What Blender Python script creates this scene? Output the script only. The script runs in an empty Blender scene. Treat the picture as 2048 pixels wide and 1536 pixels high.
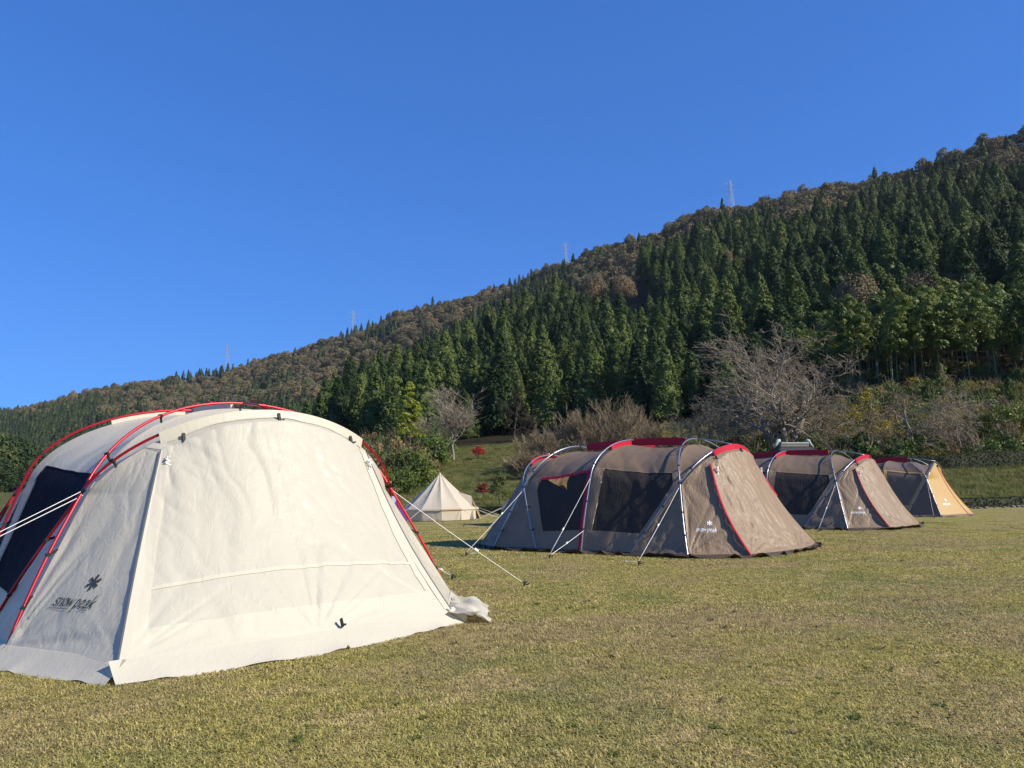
import bpy, math, random
import numpy as np
from mathutils import Matrix, Vector
from mathutils.bvhtree import BVHTree

random.seed(7)
RNG = np.random.default_rng(11)
SC = bpy.context.scene
COL = SC.collection
PI = math.pi
HAZE = True

# ------------------------------------------------------------------ camera
CAM_H, PITCH, ROLL, FPX = 1.1768, 0.13766, -0.02076, 1538.0
cam_data = bpy.data.cameras.new('camera')
cam_data.sensor_width = 36.0
cam_data.lens = FPX / 2048.0 * 36.0
cam_data.clip_start = 0.05
cam_data.clip_end = 8000.0
cam = bpy.data.objects.new('camera', cam_data)
COL.objects.link(cam)
_c, _s = math.cos(PITCH), math.sin(PITCH)
_cr, _sr = math.cos(ROLL), math.sin(ROLL)
_f = Vector((0, _c, _s)); _u0 = Vector((0, -_s, _c)); _r0 = Vector((1, 0, 0))
_r = _r0 * _cr + _u0 * _sr
_u = _u0 * _cr - _r0 * _sr
cam.matrix_world = Matrix(((_r.x, _u.x, -_f.x, 0), (_r.y, _u.y, -_f.y, 0), (_r.z, _u.z, -_f.z, CAM_H), (0, 0, 0, 1)))
SC.camera = cam

# ------------------------------------------------------------------ sky, sun, exposure
SUN_AZ = -0.42       # radians from +X (right of the camera), negative = towards the camera side
SUN_EL = math.radians(33)
world = bpy.data.worlds.new('World')
SC.world = world
world.use_nodes = True
wn, wl = world.node_tree.nodes, world.node_tree.links
wn.clear()
sky = wn.new('ShaderNodeTexSky')
sky.sky_type = 'NISHITA'
sky.sun_disc = False
sky.sun_elevation = SUN_EL
sky.sun_rotation = PI / 2 - SUN_AZ
sky.altitude = 300
sky.air_density = 1.0
sky.dust_density = 0.25
sky.ozone_density = 2.6
bg = wn.new('ShaderNodeBackground')
bg.inputs['Strength'].default_value = 0.105
wo = wn.new('ShaderNodeOutputWorld')
sgam = wn.new('ShaderNodeGamma'); sgam.inputs[1].default_value = 0.58         # evens the sky out the way the phone's tone curve does
stint = wn.new('ShaderNodeMix'); stint.data_type = 'RGBA'; stint.blend_type = 'MULTIPLY'; stint.inputs[0].default_value = 1.0
stint.inputs[7].default_value = (.285, .925, 2.20, 1)
wl.new(sky.outputs[0], sgam.inputs[0]); wl.new(sgam.outputs[0], stint.inputs[6]); wl.new(stint.outputs[2], bg.inputs[0]); wl.new(bg.outputs[0], wo.inputs[0])
sun_d = bpy.data.lights.new('sun', 'SUN')
sun_d.energy = 4.9
sun_d.angle = math.radians(0.53)
sun_d.color = (1.0, 0.91, 0.77)
sun = bpy.data.objects.new('sun', sun_d)
COL.objects.link(sun)
SUN_DIR = Vector((math.cos(SUN_AZ) * math.cos(SUN_EL), math.sin(SUN_AZ) * math.cos(SUN_EL), math.sin(SUN_EL)))
sun.rotation_euler = SUN_DIR.to_track_quat('Z', 'Y').to_euler()
sun.location = (30, -10, 40)
SC.view_settings.view_transform = 'Standard'
SC.view_settings.look = 'None'
SC.view_settings.gamma = 1.0
SC.view_settings.exposure = 0.5
SC.cycles.max_bounces = 6
SC.cycles.diffuse_bounces = 3
SC.cycles.transparent_max_bounces = 8

# ------------------------------------------------------------------ maths helpers
def back(u, v, dist):
    """world point seen at photo pixel (u, v) at a horizontal distance"""
    a, b = (u - 1024) / FPX, (768 - v) / FPX
    r, up = a * _cr - b * _sr, a * _sr + b * _cr
    d = np.array([r, _c - up * _s, _s + up * _c])
    t = dist / math.hypot(d[0], d[1])
    return np.array([0, 0, CAM_H]) + t * d

def on_field(u, v, z=0.0):
    a, b = (u - 1024) / FPX, (768 - v) / FPX
    r, up = a * _cr - b * _sr, a * _sr + b * _cr
    d = np.array([r, _c - up * _s, _s + up * _c])
    t = (z - CAM_H) / d[2]
    return np.array([0, 0, CAM_H]) + t * d

def pix(P):
    P = np.asarray(P, float)
    X, Y, Z = P[..., 0], P[..., 1], P[..., 2] - CAM_H
    d = Y * _c + Z * _s; up = -Y * _s + Z * _c
    r2 = X * _cr + up * _sr; u2 = -X * _sr + up * _cr
    return 1024 + FPX * r2 / d, 768 - FPX * u2 / d

def _hash(ix, iy, seed):
    h = (ix.astype(np.int64) * 374761393 + iy.astype(np.int64) * 668265263 + seed * 974634777) & 0xffffffff
    h = ((h ^ (h >> 13)) * 1274126177) & 0xffffffff
    return ((h ^ (h >> 16)) & 0xffff) / 65535.0

def vnoise(x, y, seed=0):
    x = np.asarray(x, float); y = np.asarray(y, float)
    ix, iy = np.floor(x), np.floor(y)
    fx, fy = x - ix, y - iy
    fx = fx * fx * (3 - 2 * fx); fy = fy * fy * (3 - 2 * fy)
    a = _hash(ix, iy, seed); b = _hash(ix + 1, iy, seed); c = _hash(ix, iy + 1, seed); d = _hash(ix + 1, iy + 1, seed)
    return (a * (1 - fx) + b * fx) * (1 - fy) + (c * (1 - fx) + d * fx) * fy

def fbm(x, y, seed=0, o=4):
    s, a, t = 0, 1.0, 0
    for k in range(o):
        s = s + a * vnoise(np.asarray(x) * 2 ** k, np.asarray(y) * 2 ** k, seed + k * 17); t += a; a *= 0.5
    return s / t

def smooth(e0, e1, x):
    t = np.clip((x - e0) / (e1 - e0), 0, 1)
    return t * t * (3 - 2 * t)

# ------------------------------------------------------------------ object helpers
def tag(o, label, cat, group=None):
    o['label'] = label; o['category'] = cat
    if group: o['group'] = group
    return o

def structure(o):
    o['kind'] = 'structure'; return o

def make_mesh(name, V, Fc, mats, smooth_sh=True, mat_idx=None):
    me = bpy.data.meshes.new(name)
    V = np.asarray(V, float)
    me.from_pydata(V.tolist(), [], [tuple(int(i) for i in f) for f in Fc])
    for m in (mats if isinstance(mats, (list, tuple)) else [mats]):
        me.materials.append(m)
    if mat_idx is not None:
        me.polygons.foreach_set('material_index', np.asarray(mat_idx, np.int32))
    if smooth_sh:
        me.polygons.foreach_set('use_smooth', np.ones(len(me.polygons), bool))
    me.update()
    return me

def fast_mesh(name, V, F, mats, mat_idx=None, smooth_sh=False):
    """V (n,3), F (m,k) uniform polygons"""
    V = np.asarray(V, np.float32); F = np.asarray(F, np.int32)
    me = bpy.data.meshes.new(name)
    k = F.shape[1]
    me.vertices.add(len(V)); me.vertices.foreach_set('co', V.ravel())
    me.loops.add(F.size); me.loops.foreach_set('vertex_index', F.ravel())
    me.polygons.add(len(F)); me.polygons.foreach_set('loop_start', np.arange(0, F.size, k, dtype=np.int32))
    for m in (mats if isinstance(mats, (list, tuple)) else [mats]):
        me.materials.append(m)
    if mat_idx is not None:
        me.polygons.foreach_set('material_index', np.asarray(mat_idx, np.int32))
    if smooth_sh:
        me.polygons.foreach_set('use_smooth', np.ones(len(F), bool))
    me.update(calc_edges=True); me.validate()
    return me

def put(name, me, parent=None, loc=None, rz=0.0, sc=None):
    o = bpy.data.objects.new(name, me)
    COL.objects.link(o)
    if parent is not None: o.parent = parent
    if loc is not None: o.location = loc
    if rz: o.rotation_euler = (0, 0, rz)
    if sc is not None: o.scale = sc if hasattr(sc, '__len__') else (sc, sc, sc)
    return o

def empty(name, loc=(0, 0, 0), rz=0.0):
    o = bpy.data.objects.new(name, None)
    o.empty_display_size = 0.3
    COL.objects.link(o); o.location = loc; o.rotation_euler = (0, 0, rz)
    return o

class MB:
    """collects vertices and faces for one mesh"""
    def __init__(self): self.v = []; self.f = []
    def add(self, V, F):
        n = len(self.v); self.v += [tuple(map(float, p)) for p in V]; self.f += [tuple(i + n for i in f) for f in F]
    def tube(self, P, r, seg=8, closed=False, cap=True):
        P = np.asarray(P, float); n = len(P)
        rr = np.full(n, r) if np.isscalar(r) else np.asarray(r)
        T = np.gradient(P, axis=0); T /= np.linalg.norm(T, axis=1)[:, None] + 1e-9
        ref = np.array([0, 0, 1.0]) if abs(T[0][2]) < .9 else np.array([1.0, 0, 0])
        N = np.cross(T[0], ref); N /= np.linalg.norm(N)
        V = []
        for i in range(n):
            N = N - T[i] * np.dot(N, T[i]); N /= np.linalg.norm(N) + 1e-9
            Bn = np.cross(T[i], N)
            for k in range(seg):
                a = 2 * PI * k / seg
                V.append(P[i] + rr[i] * (math.cos(a) * N + math.sin(a) * Bn))
        F = []
        for i in range(n - 1):
            for k in range(seg):
                a, b = i * seg + k, i * seg + (k + 1) % seg
                F.append((a, b, b + seg, a + seg))
        if cap:
            F.append(tuple(range(seg - 1, -1, -1))); F.append(tuple((n - 1) * seg + k for k in range(seg)))
        self.add(V, F)
    def box(self, c, ax, ay, az):
        c, ax, ay, az = [np.asarray(q, float) for q in (c, ax, ay, az)]
        V = [c + sx * ax + sy * ay + sz * az for sx in (-1, 1) for sy in (-1, 1) for sz in (-1, 1)]
        F = [(0, 1, 3, 2), (4, 6, 7, 5), (0, 4, 5, 1), (2, 3, 7, 6), (0, 2, 6, 4), (1, 5, 7, 3)]
        self.add(V, F)
    def build(self, name, mat, parent=None, smooth_sh=True, label=None):
        o = put(name, make_mesh(name, self.v, self.f, mat, smooth_sh), parent)
        if label: o['label'] = label
        return o

# ------------------------------------------------------------------ materials
def new_mat(name):
    m = bpy.data.materials.new(name); m.use_nodes = True
    nt = m.node_tree; nt.nodes.clear()
    out = nt.nodes.new('ShaderNodeOutputMaterial')
    return m, nt.nodes, nt.links, out

def principled(n, col, rough=0.6, spec=0.3, metal=0.0):
    b = n.new('ShaderNodeBsdfPrincipled')
    b.inputs['Base Color'].default_value = (*col, 1)
    b.inputs['Roughness'].default_value = rough
    b.inputs['Specular IOR Level'].default_value = spec
    b.inputs['Metallic'].default_value = metal
    return b

def ramp(n, stops):
    r = n.new('ShaderNodeValToRGB'); e = r.color_ramp.elements
    while len(e) < len(stops): e.new(0.5)
    for el, (p, c) in zip(e, stops):
        el.position = p; el.color = (*c, 1)
    return r

def noise(n, l, scale, detail=4, vec=None, rough=0.55):
    t = n.new('ShaderNodeTexNoise'); t.inputs['Scale'].default_value = scale
    t.inputs['Detail'].default_value = detail; t.inputs['Roughness'].default_value = rough
    if vec is not None: l.new(vec, t.inputs['Vector'])
    return t

def mixrgb(n, l, fac, a, b, mode='MIX'):
    m = n.new('ShaderNodeMix'); m.data_type = 'RGBA'; m.blend_type = mode
    for sock, val in ((m.inputs[0], fac), (m.inputs[6], a), (m.inputs[7], b)):
        if hasattr(val, 'links'): l.new(val, sock)
        elif isinstance(val, tuple): sock.default_value = (*val, 1)
        else: sock.default_value = val
    return m.outputs[2]

def mat_plain(name, col, rough=0.5, spec=0.4, metal=0.0, var=0.12, scale=8.0, bump=0.0):
    m, n, l, out = new_mat(name)
    b = principled(n, col, rough, spec, metal)
    tc = n.new('ShaderNodeTexCoord')
    t = noise(n, l, scale, 4, tc.outputs['Object'])
    c = mixrgb(n, l, t.outputs[0], tuple(k * (1 - var) for k in col), tuple(min(1, k * (1 + var)) for k in col))
    l.new(c, b.inputs['Base Color'])
    if bump:
        bp = n.new('ShaderNodeBump'); bp.inputs['Strength'].default_value = bump; bp.inputs['Distance'].default_value = 0.02
        l.new(t.outputs[0], bp.inputs['Height']); l.new(bp.outputs[0], b.inputs['Normal'])
    l.new(b.outputs[0], out.inputs[0])
    return m

def mat_fabric(name, col, transl=0.25, rough=0.5, spec=0.3, wr=0.35, dirt=0.1, tcol=None):
    """tent cloth: crumple bump at two scales, light passing through"""
    m, n, l, out = new_mat(name)
    tc = n.new('ShaderNodeTexCoord')
    ob = tc.outputs['Object']
    big = noise(n, l, 2.2, 3, ob)
    c = mixrgb(n, l, big.outputs[0], tuple(k * (1 - dirt) for k in col), tuple(min(1, k * (1 + dirt * .6)) for k in col))
    mp = n.new('ShaderNodeMapping'); mp.inputs['Scale'].default_value = (13, 13, 2.4); mp.inputs['Rotation'].default_value = (.35, .30, 0); l.new(ob, mp.inputs[0])
    w1 = n.new('ShaderNodeTexNoise'); w1.inputs['Scale'].default_value = 1.0; w1.inputs['Detail'].default_value = 3
    w1.inputs['Distortion'].default_value = 0.8; l.new(mp.outputs[0], w1.inputs[0])
    rg = n.new('ShaderNodeMath'); rg.operation = 'SUBTRACT'; rg.inputs[1].default_value = 0.5; l.new(w1.outputs[0], rg.inputs[0])
    ab = n.new('ShaderNodeMath'); ab.operation = 'ABSOLUTE'; l.new(rg.outputs[0], ab.inputs[0])
    w2 = n.new('ShaderNodeTexNoise'); w2.inputs['Scale'].default_value = 26; w2.inputs['Detail'].default_value = 4; l.new(ob, w2.inputs[0])
    sm = n.new('ShaderNodeMath'); sm.operation = 'MULTIPLY_ADD'; sm.inputs[1].default_value = 0.12; l.new(w2.outputs[0], sm.inputs[0]); l.new(ab.outputs[0], sm.inputs[2])
    bp = n.new('ShaderNodeBump'); bp.inputs['Strength'].default_value = wr; bp.inputs['Distance'].default_value = 0.035
    l.new(sm.outputs[0], bp.inputs['Height'])
    b = principled(n, col, rough, spec)
    l.new(c, b.inputs['Base Color']); l.new(bp.outputs[0], b.inputs['Normal'])
    if transl > 0:
        tr = n.new('ShaderNodeBsdfTranslucent')
        if tcol: tr.inputs[0].default_value = (*tcol, 1)
        else: l.new(c, tr.inputs[0])
        l.new(bp.outputs[0], tr.inputs['Normal'])
        mx = n.new('ShaderNodeMixShader'); mx.inputs[0].default_value = transl
        l.new(b.outputs[0], mx.inputs[1]); l.new(tr.outputs[0], mx.inputs[2]); l.new(mx.outputs[0], out.inputs[0])
    else:
        l.new(b.outputs[0], out.inputs[0])
    return m

def mat_leaf(name, cols, rough=0.55, transl=0.25, nscale=0.35, spec=0.25, rnd=0.6):
    """foliage: colour varies from plant to plant (object random) and from clump to clump"""
    m, n, l, out = new_mat(name)
    oi = n.new('ShaderNodeObjectInfo'); tc = n.new('ShaderNodeTexCoord')
    nz = noise(n, l, nscale, 3, tc.outputs['Object'], 0.65)
    a = n.new('ShaderNodeMath'); a.operation = 'MULTIPLY'; a.inputs[1].default_value = rnd; l.new(oi.outputs['Random'], a.inputs[0])
    s = n.new('ShaderNodeMath'); s.operation = 'MULTIPLY_ADD'; s.inputs[1].default_value = 1.0; l.new(nz.outputs[0], s.inputs[0]); l.new(a.outputs[0], s.inputs[2])
    s2 = n.new('ShaderNodeMath'); s2.operation = 'SUBTRACT'; s2.inputs[1].default_value = rnd * .5; l.new(s.outputs[0], s2.inputs[0])
    k = len(cols)
    r = ramp(n, [(0.22 + 0.56 * i / max(1, k - 1), c) for i, c in enumerate(cols)])
    l.new(s2.outputs[0], r.inputs[0])
    b = principled(n, cols[0], rough, spec); l.new(r.outputs[0], b.inputs['Base Color'])
    tr = n.new('ShaderNodeBsdfTranslucent'); l.new(r.outputs[0], tr.inputs[0])
    mx = n.new('ShaderNodeMixShader'); mx.inputs[0].default_value = transl
    l.new(b.outputs[0], mx.inputs[1]); l.new(tr.outputs[0], mx.inputs[2]); l.new(mx.outputs[0], out.inputs[0])
    return m

def mat_bark(name, c0, c1, scale=6):
    m, n, l, out = new_mat(name)
    tc = n.new('ShaderNodeTexCoord'); mp = n.new('ShaderNodeMapping'); mp.inputs['Scale'].default_value = (1, 1, .3)
    l.new(tc.outputs['Object'], mp.inputs[0])
    t = noise(n, l, scale, 5, mp.outputs[0])
    r = ramp(n, [(.3, c0), (.7, c1)]); l.new(t.outputs[0], r.inputs[0])
    b = principled(n, c0, .85, .1); l.new(r.outputs[0], b.inputs[0])
    l.new(b.outputs[0], out.inputs[0])
    return m

def mat_turf(name, blades=False):
    """tired autumn lawn: straw with olive, fresh green and bare brown patches, laid out in world space"""
    m, n, l, out = new_mat(name)
    g = n.new('ShaderNodeNewGeometry'); P = g.outputs['Position']
    big = noise(n, l, 0.33, 4, P, .6)
    mid = noise(n, l, 1.7, 5, P, .65)
    off = n.new('ShaderNodeVectorMath'); off.operation = 'ADD'; off.inputs[1].default_value = (31.7, 12.2, 5); l.new(P, off.inputs[0])
    big2 = noise(n, l, 0.55, 4, off.outputs[0], .6)
    fine = noise(n, l, 38 if not blades else 70, 6, P, .85)
    straw = ramp(n, [(.25, (.085, .066, .026)), (.5, (.35, .275, .115)), (.75, (.78, .68, .40))]); l.new(fine.outputs[0], straw.inputs[0])
    olive = ramp(n, [(.25, (.060, .062, .012)), (.5, (.265, .228, .065)), (.75, (.56, .50, .20))]); l.new(fine.outputs[0], olive.inputs[0])
    green = ramp(n, [(.25, (.026, .042, .008)), (.5, (.125, .155, .034)), (.75, (.34, .385, .13))]); l.new(fine.outputs[0], green.inputs[0])
    brown = ramp(n, [(.25, (.055, .040, .020)), (.75, (.50, .38, .22))]); l.new(fine.outputs[0], brown.inputs[0])
    def mask(src, lo, hi):
        r = ramp(n, [(lo, (0, 0, 0)), (hi, (1, 1, 1))]); l.new(src, r.inputs[0]); return r.outputs[0]
    c = mixrgb(n, l, mask(mid.outputs[0], .27, .50), straw.outputs[0], olive.outputs[0])
    mg = n.new('ShaderNodeMath'); mg.operation = 'MULTIPLY'; l.new(mask(big.outputs[0], .48, .64), mg.inputs[0]); l.new(mask(mid.outputs[0], .40, .68), mg.inputs[1])
    c = mixrgb(n, l, mg.outputs[0], c, green.outputs[0])
    mb = n.new('ShaderNodeMath'); mb.operation = 'MULTIPLY'; l.new(mask(big2.outputs[0], .46, .66), mb.inputs[0]); l.new(mask(fine.outputs[0], .3, .7), mb.inputs[1])
    c = mixrgb(n, l, mb.outputs[0], c, brown.outputs[0])
    tuf = noise(n, l, 16, 3, P, .7); tr_ = ramp(n, [(.30, (.66, .66, .66)), (.52, (1, 1, 1)), (.74, (1.35, 1.33, 1.28))]); l.new(tuf.outputs[0], tr_.inputs[0])
    c = mixrgb(n, l, 1.0, c, tr_.outputs[0], 'MULTIPLY')
    if blades:
        hs = n.new('ShaderNodeHueSaturation'); hs.inputs['Value'].default_value = 1.75; hs.inputs['Saturation'].default_value = 1.0
        l.new(c, hs.inputs['Color']); c = hs.outputs[0]
        b = principled(n, (.2, .2, .1), .55, .3); l.new(c, b.inputs[0])
        tr = n.new('ShaderNodeBsdfTranslucent'); l.new(c, tr.inputs[0])
        mx = n.new('ShaderNodeMixShader'); mx.inputs[0].default_value = .3
        l.new(b.outputs[0], mx.inputs[1]); l.new(tr.outputs[0], mx.inputs[2]); l.new(mx.outputs[0], out.inputs[0])
    else:
        b = principled(n, (.2, .2, .1), .9, .1); l.new(c, b.inputs[0])
        bp = n.new('ShaderNodeBump'); bp.inputs['Strength'].default_value = .9; bp.inputs['Distance'].default_value = .035
        l.new(fine.outputs[0], bp.inputs['Height']); l.new(bp.outputs[0], b.inputs['Normal'])
        l.new(b.outputs[0], out.inputs[0])
    return m

M = {}
M['ivory'] = mat_fabric('ivory cloth', (.675, .635, .51), .33, .40, .40, .24, .03)
M['ivory_trim'] = mat_fabric('ivory trim cloth', (.635, .592, .47), .22, .5, .3, .18, .03)
M['brown'] = mat_fabric('brown cloth', (.265, .190, .120), .07, .48, .33, .6, .08)
M['brown_roof'] = mat_fabric('shaded brown cloth', (.185, .130, .083), .06, .55, .25, .25, .06)  # same cloth as the walls, with the roof's shading put into the colour
M['skirt_dark'] = mat_fabric('dark brown skirt cloth', (.085, .060, .042), .05, .6, .25, .6, .2)
M['tan'] = mat_fabric('tan cloth', (.52, .34, .125), .18, .5, .3, .4, .05)
M['greybrown'] = mat_fabric('grey brown cloth', (.185, .135, .098), .12, .5, .3, .4, .06)
M['mesh'] = mat_fabric('dark mesh', (.052, .043, .036), .03, .7, .12, .55, .15)
M['navy'] = mat_fabric('navy black mesh', (.010, .010, .016), .02, .75, .08, .4, .15)
M['canvas'] = mat_fabric('cream canvas', (.62, .545, .42), .22, .75, .15, .25, .04)
M['canvas_band'] = mat_fabric('tan canvas band', (.45, .30, .15), .1, .8, .1, .2, .06)
M['red_cloth'] = mat_fabric('red cloth', (.50, .012, .035), .15, .5, .3, .25, .1)
M['purple_cloth'] = mat_fabric('purple cloth', (.12, .04, .16), .1, .6, .2, .25, .1)
M['white_cloth'] = mat_fabric('white cloth', (.80, .80, .80), .2, .5, .3, .3, .03)
M['red_pole'] = mat_plain('red anodised pole', (.42, .010, .018), .30, .5, .55, .1, 12)
M['silver_pole'] = mat_plain('aluminium pole', (.36, .38, .42), .35, .5, .8, .08, 12)
M['black'] = mat_plain('black webbing', (.012, .012, .013), .6, .3, 0, .2, 20)
M['zip'] = mat_plain('grey zip tape', (.10, .10, .10), .6, .3, 0, .2, 30)
M['cord'] = mat_plain('white cord', (.82, .80, .74), .7, .2, 0, .06, 40)
M['cord2'] = mat_plain('cream cord', (.72, .66, .48), .7, .2, 0, .06, 40)
M['print_dark'] = mat_plain('dark grey print', (.045, .048, .05), .6, .2, 0, .05, 10)
M['print_white'] = mat_plain('white print', (.85, .84, .82), .6, .2, 0, .03, 10)
M['wood_peg'] = mat_plain('steel peg', (.10, .09, .085), .5, .4, .5, .2, 20)
M['turf'] = mat_turf('autumn turf')
M['blade'] = mat_turf('grass blades', True)
M['cedar'] = mat_leaf('cedar foliage', [(.025, .048, .015), (.060, .098, .026), (.130, .165, .042)], .6, .15, .34, .15)
M['cedar_far'] = mat_leaf('far conifer foliage', [(.032, .054, .024), (.050, .078, .030), (.080, .105, .036)], .7, .1, .2, .1)
M['decid_far'] = mat_leaf('far autumn foliage', [(.125, .112, .062), (.185, .152, .082), (.255, .190, .098), (.160, .160, .072)], .8, .15, .12, .1, .9)
M['autumn'] = mat_leaf('orange brown foliage', [(.14, .112, .062), (.215, .165, .088), (.29, .215, .115)], .7, .2, .5)
M['bamboo_leaf'] = mat_leaf('bamboo foliage', [(0.069, 0.106, 0.020), (0.119, 0.169, 0.030), (0.200, 0.237, 0.048)], .5, .3, .5, .3)
M['bamboo_gold'] = mat_leaf('golden bamboo foliage', [(.24, .19, .02), (.36, .29, .035)], .5, .3, .5)
M['culm'] = mat_plain('bamboo culm', (.14, .17, .075), .5, .3, 0, .25, 1.5)
M['shrub_green'] = mat_leaf('green shrub foliage', [(0.045, 0.078, 0.018), (0.090, 0.135, 0.027), (0.158, 0.195, 0.042)], .5, .25, .8)
M['shrub_yellow'] = mat_leaf('yellowing shrub foliage', [(0.112, 0.105, 0.024), (0.225, 0.195, 0.033), (0.405, 0.315, 0.045)], .5, .3, .9)
M['shrub_brown'] = mat_leaf('brown shrub foliage', [(0.090, 0.068, 0.030), (0.173, 0.120, 0.051), (0.255, 0.180, 0.075)], .6, .2, .9)
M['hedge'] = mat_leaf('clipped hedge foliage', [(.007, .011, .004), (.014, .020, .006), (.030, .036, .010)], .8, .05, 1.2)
M['hedge_top'] = mat_leaf('sunlit hedge top foliage', [(.05, .070, .014), (.095, .115, .025)], .55, .25, 1.2)  # same foliage as the dark sides; sunlight on the top put into the colour
M['limegreen'] = mat_leaf('yellow green foliage', [(0.120, 0.168, 0.018), (0.228, 0.276, 0.030), (0.324, 0.360, 0.048)], .5, .3, .6)
M['maple_red'] = mat_leaf('scarlet maple foliage', [(.16, .008, .012), (.30, .014, .020), (.44, .04, .04)], .5, .3, 1.0)
M['maple_dark'] = mat_leaf('dark red foliage', [(.09, .010, .012), (.19, .018, .020), (.26, .04, .03)], .5, .3, 1.0)
M['pine'] = mat_leaf('pine foliage', [(.050, .075, .014), (.095, .125, .022), (.150, .175, .035)], .5, .2, .9)
M['bark'] = mat_bark('brown bark', (.045, .034, .024), (.10, .080, .060))
M['bark_pale'] = mat_bark('pale grey bark', (.13, .115, .095), (.34, .31, .26), 4)
M['bark_twig'] = mat_bark('twig bark', (.155, .118, .072), (.31, .250, .160), 3)
M['bark_grey'] = mat_bark('grey twig bark', (.17, .142, .100), (.37, .315, .235), 3)
M['weed'] = mat_leaf('lawn weed', [(.14, .18, .04), (.22, .27, .07)], .6, .5, 8)
M['bank_blade'] = mat_leaf('bank grass blades', [(.115, .140, .034), (.20, .215, .060), (.33, .30, .13)], .6, .45, .4, .2, .8)
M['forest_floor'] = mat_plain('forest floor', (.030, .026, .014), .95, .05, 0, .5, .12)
M['slope_grass'] = None
M['stone'] = mat_plain('pale stone', (.17, .16, .14), .85, .2, 0, .35, 4, .4)
M['tile'] = mat_plain('dark roof tile', (.045, .045, .047), .5, .4, 0, .25, 6, .3)
M['verdigris'] = mat_plain('verdigris copper', (.36, .42, .38), .6, .3, .1, .3, 3)
M['galv'] = mat_plain('galvanised steel', (.42, .44, .46), .5, .4, .4, .1, 1)
M['timber'] = mat_plain('weathered timber', (.09, .065, .045), .8, .2, 0, .3, 4)

def mat_slope():
    m, n, l, out = new_mat('bank grass')
    g = n.new('ShaderNodeNewGeometry'); P = g.outputs['Position']
    a = noise(n, l, .35, 5, P, .7); f = noise(n, l, 5, 5, P, .75)
    c1 = ramp(n, [(.3, (.070, .085, .020)), (.55, (.135, .138, .040)), (.75, (.22, .19, .078))]); l.new(a.outputs[0], c1.inputs[0])
    c2 = ramp(n, [(.3, (.35, .35, .35)), (.7, (1.35, 1.35, 1.3))]); l.new(f.outputs[0], c2.inputs[0])
    c = mixrgb(n, l, 1.0, c1.outputs[0], c2.outputs[0], 'MULTIPLY')
    b = principled(n, (.1, .1, .03), .9, .1); l.new(c, b.inputs[0])
    bp = n.new('ShaderNodeBump'); bp.inputs['Strength'].default_value = 1.0; bp.inputs['Distance'].default_value = .15
    l.new(f.outputs[0], bp.inputs['Height']); l.new(bp.outputs[0], b.inputs['Normal']); l.new(b.outputs[0], out.inputs[0])
    return m
M['slope_grass'] = mat_slope()

# ------------------------------------------------------------------ terrain
# stations along each bearing: distance and ground height, tabulated at a few bearings (given as photo columns)
UK = np.array([-1500, -400, 0, 200, 420, 575, 640, 700, 800, 930, 1000, 1100, 1200, 1300, 1450, 1600, 1750, 1850, 1950, 2048, 2400, 3600.])
AZK = np.array([math.atan2(*(back(u, 960, 100)[:2])) for u in UK])
def _tab(us, vals): return np.interp(UK, us, vals)
def _gz(us_d, us_v):
    """ground height from the photo row of the ground at that distance"""
    d = _tab(*us_d); v = _tab(*us_v)
    return d, np.array([back(u, vv, dd)[2] for u, vv, dd in zip(UK, v, d)])
D0 = _tab([0, 900, 1300, 1700, 1900, 2048, 2400], [40, 40, 40, 38.5, 39.8, 43.6, 50]); Z0 = np.zeros(len(UK)) - .02
D1 = _tab([0, 900, 1300, 1500, 1750, 1900, 2048, 2400], [70, 66, 60, 50, 47.5, 49, 52.5, 60]); Z1 = _tab([0, 575, 800, 1000, 1300, 1600, 1840, 2048], [1.0, 1.4, 2.6, 2.6, 2.4, 1.9] + [back(u, v, d)[2] for u, v, d in ((1840, 945, 48.5), (2048, 934, 52.5))])
D2 = _tab([0, 575, 800, 1050, 1350, 1500, 1700, 2048], [130, 125, 104, 100, 96, 92, 84, 88])
Z2 = _tab([0, 420, 575, 700, 930, 1050, 1300, 1500, 1700, 1900, 2048], [1.5, 2.5, 4.0, 6.0, 7.0, 7.2, 7.4, 8.4] + [back(u, v, d)[2] for u, v, d in ((1700, 770, 84), (1900, 748, 86.3), (2048, 744, 88))])
u3 = [-400, 0, 420, 575, 640, 700, 800, 930, 1000, 1100, 1200, 1300, 1340, 1450, 1600, 1800, 2048, 2400]
d3 = [260, 260, 230, 175, 185, 200, 222, 245, 258, 275, 290, 305, 310, 325, 335, 335, 335, 335]
v3top = [985, 960, 930, 905, 790, 735, 700, 640, 612, 575, 560, 505, 478, 425, 405, 372, 335, 270]
v3 = [vt + 15.0 / dd * FPX * .78 for vt, dd in zip(v3top, d3)]
D3, Z3 = _gz((u3, d3), (u3, v3))
Z3 = np.maximum(Z3, 2.0)
u5 = [-400, 0, 100, 200, 300, 450, 600, 700, 760, 840, 1000, 1145, 1210, 1320, 1450, 1550, 1700, 1850, 1950, 2048, 2400]
v5top = [900, 817, 790, 770, 762, 738, 690, 660, 632, 606, 565, 520, 490, 460, 405, 385, 365, 322, 282, 258, 190]
d5a = np.interp(u5, [-400, 0, 600, 1000, 1300, 1500, 1800, 2048], [1250, 1100, 880, 720, 600, 530, 480, 455])
v5 = [vt + 13.0 / dd * FPX * .72 for vt, dd in zip(v5top, d5a)]
D5, Z5 = _gz((u5, d5a), (u5, v5))
D4 = D3 + (D5 - D3) * .22
Z4 = np.maximum(1.0, Z3 + (Z5 - Z3) * _tab([0, 575, 1100, 1450, 2048], [.10, -.10, .02, .12, .2]))
D6 = D5 * 1.35; Z6 = Z5 * .6
ST_D = np.stack([D0, D1, D2, D3, D4, D5, D6]); ST_Z = np.stack([Z0, Z1, Z2, Z3, Z4, Z5, Z6])

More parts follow.
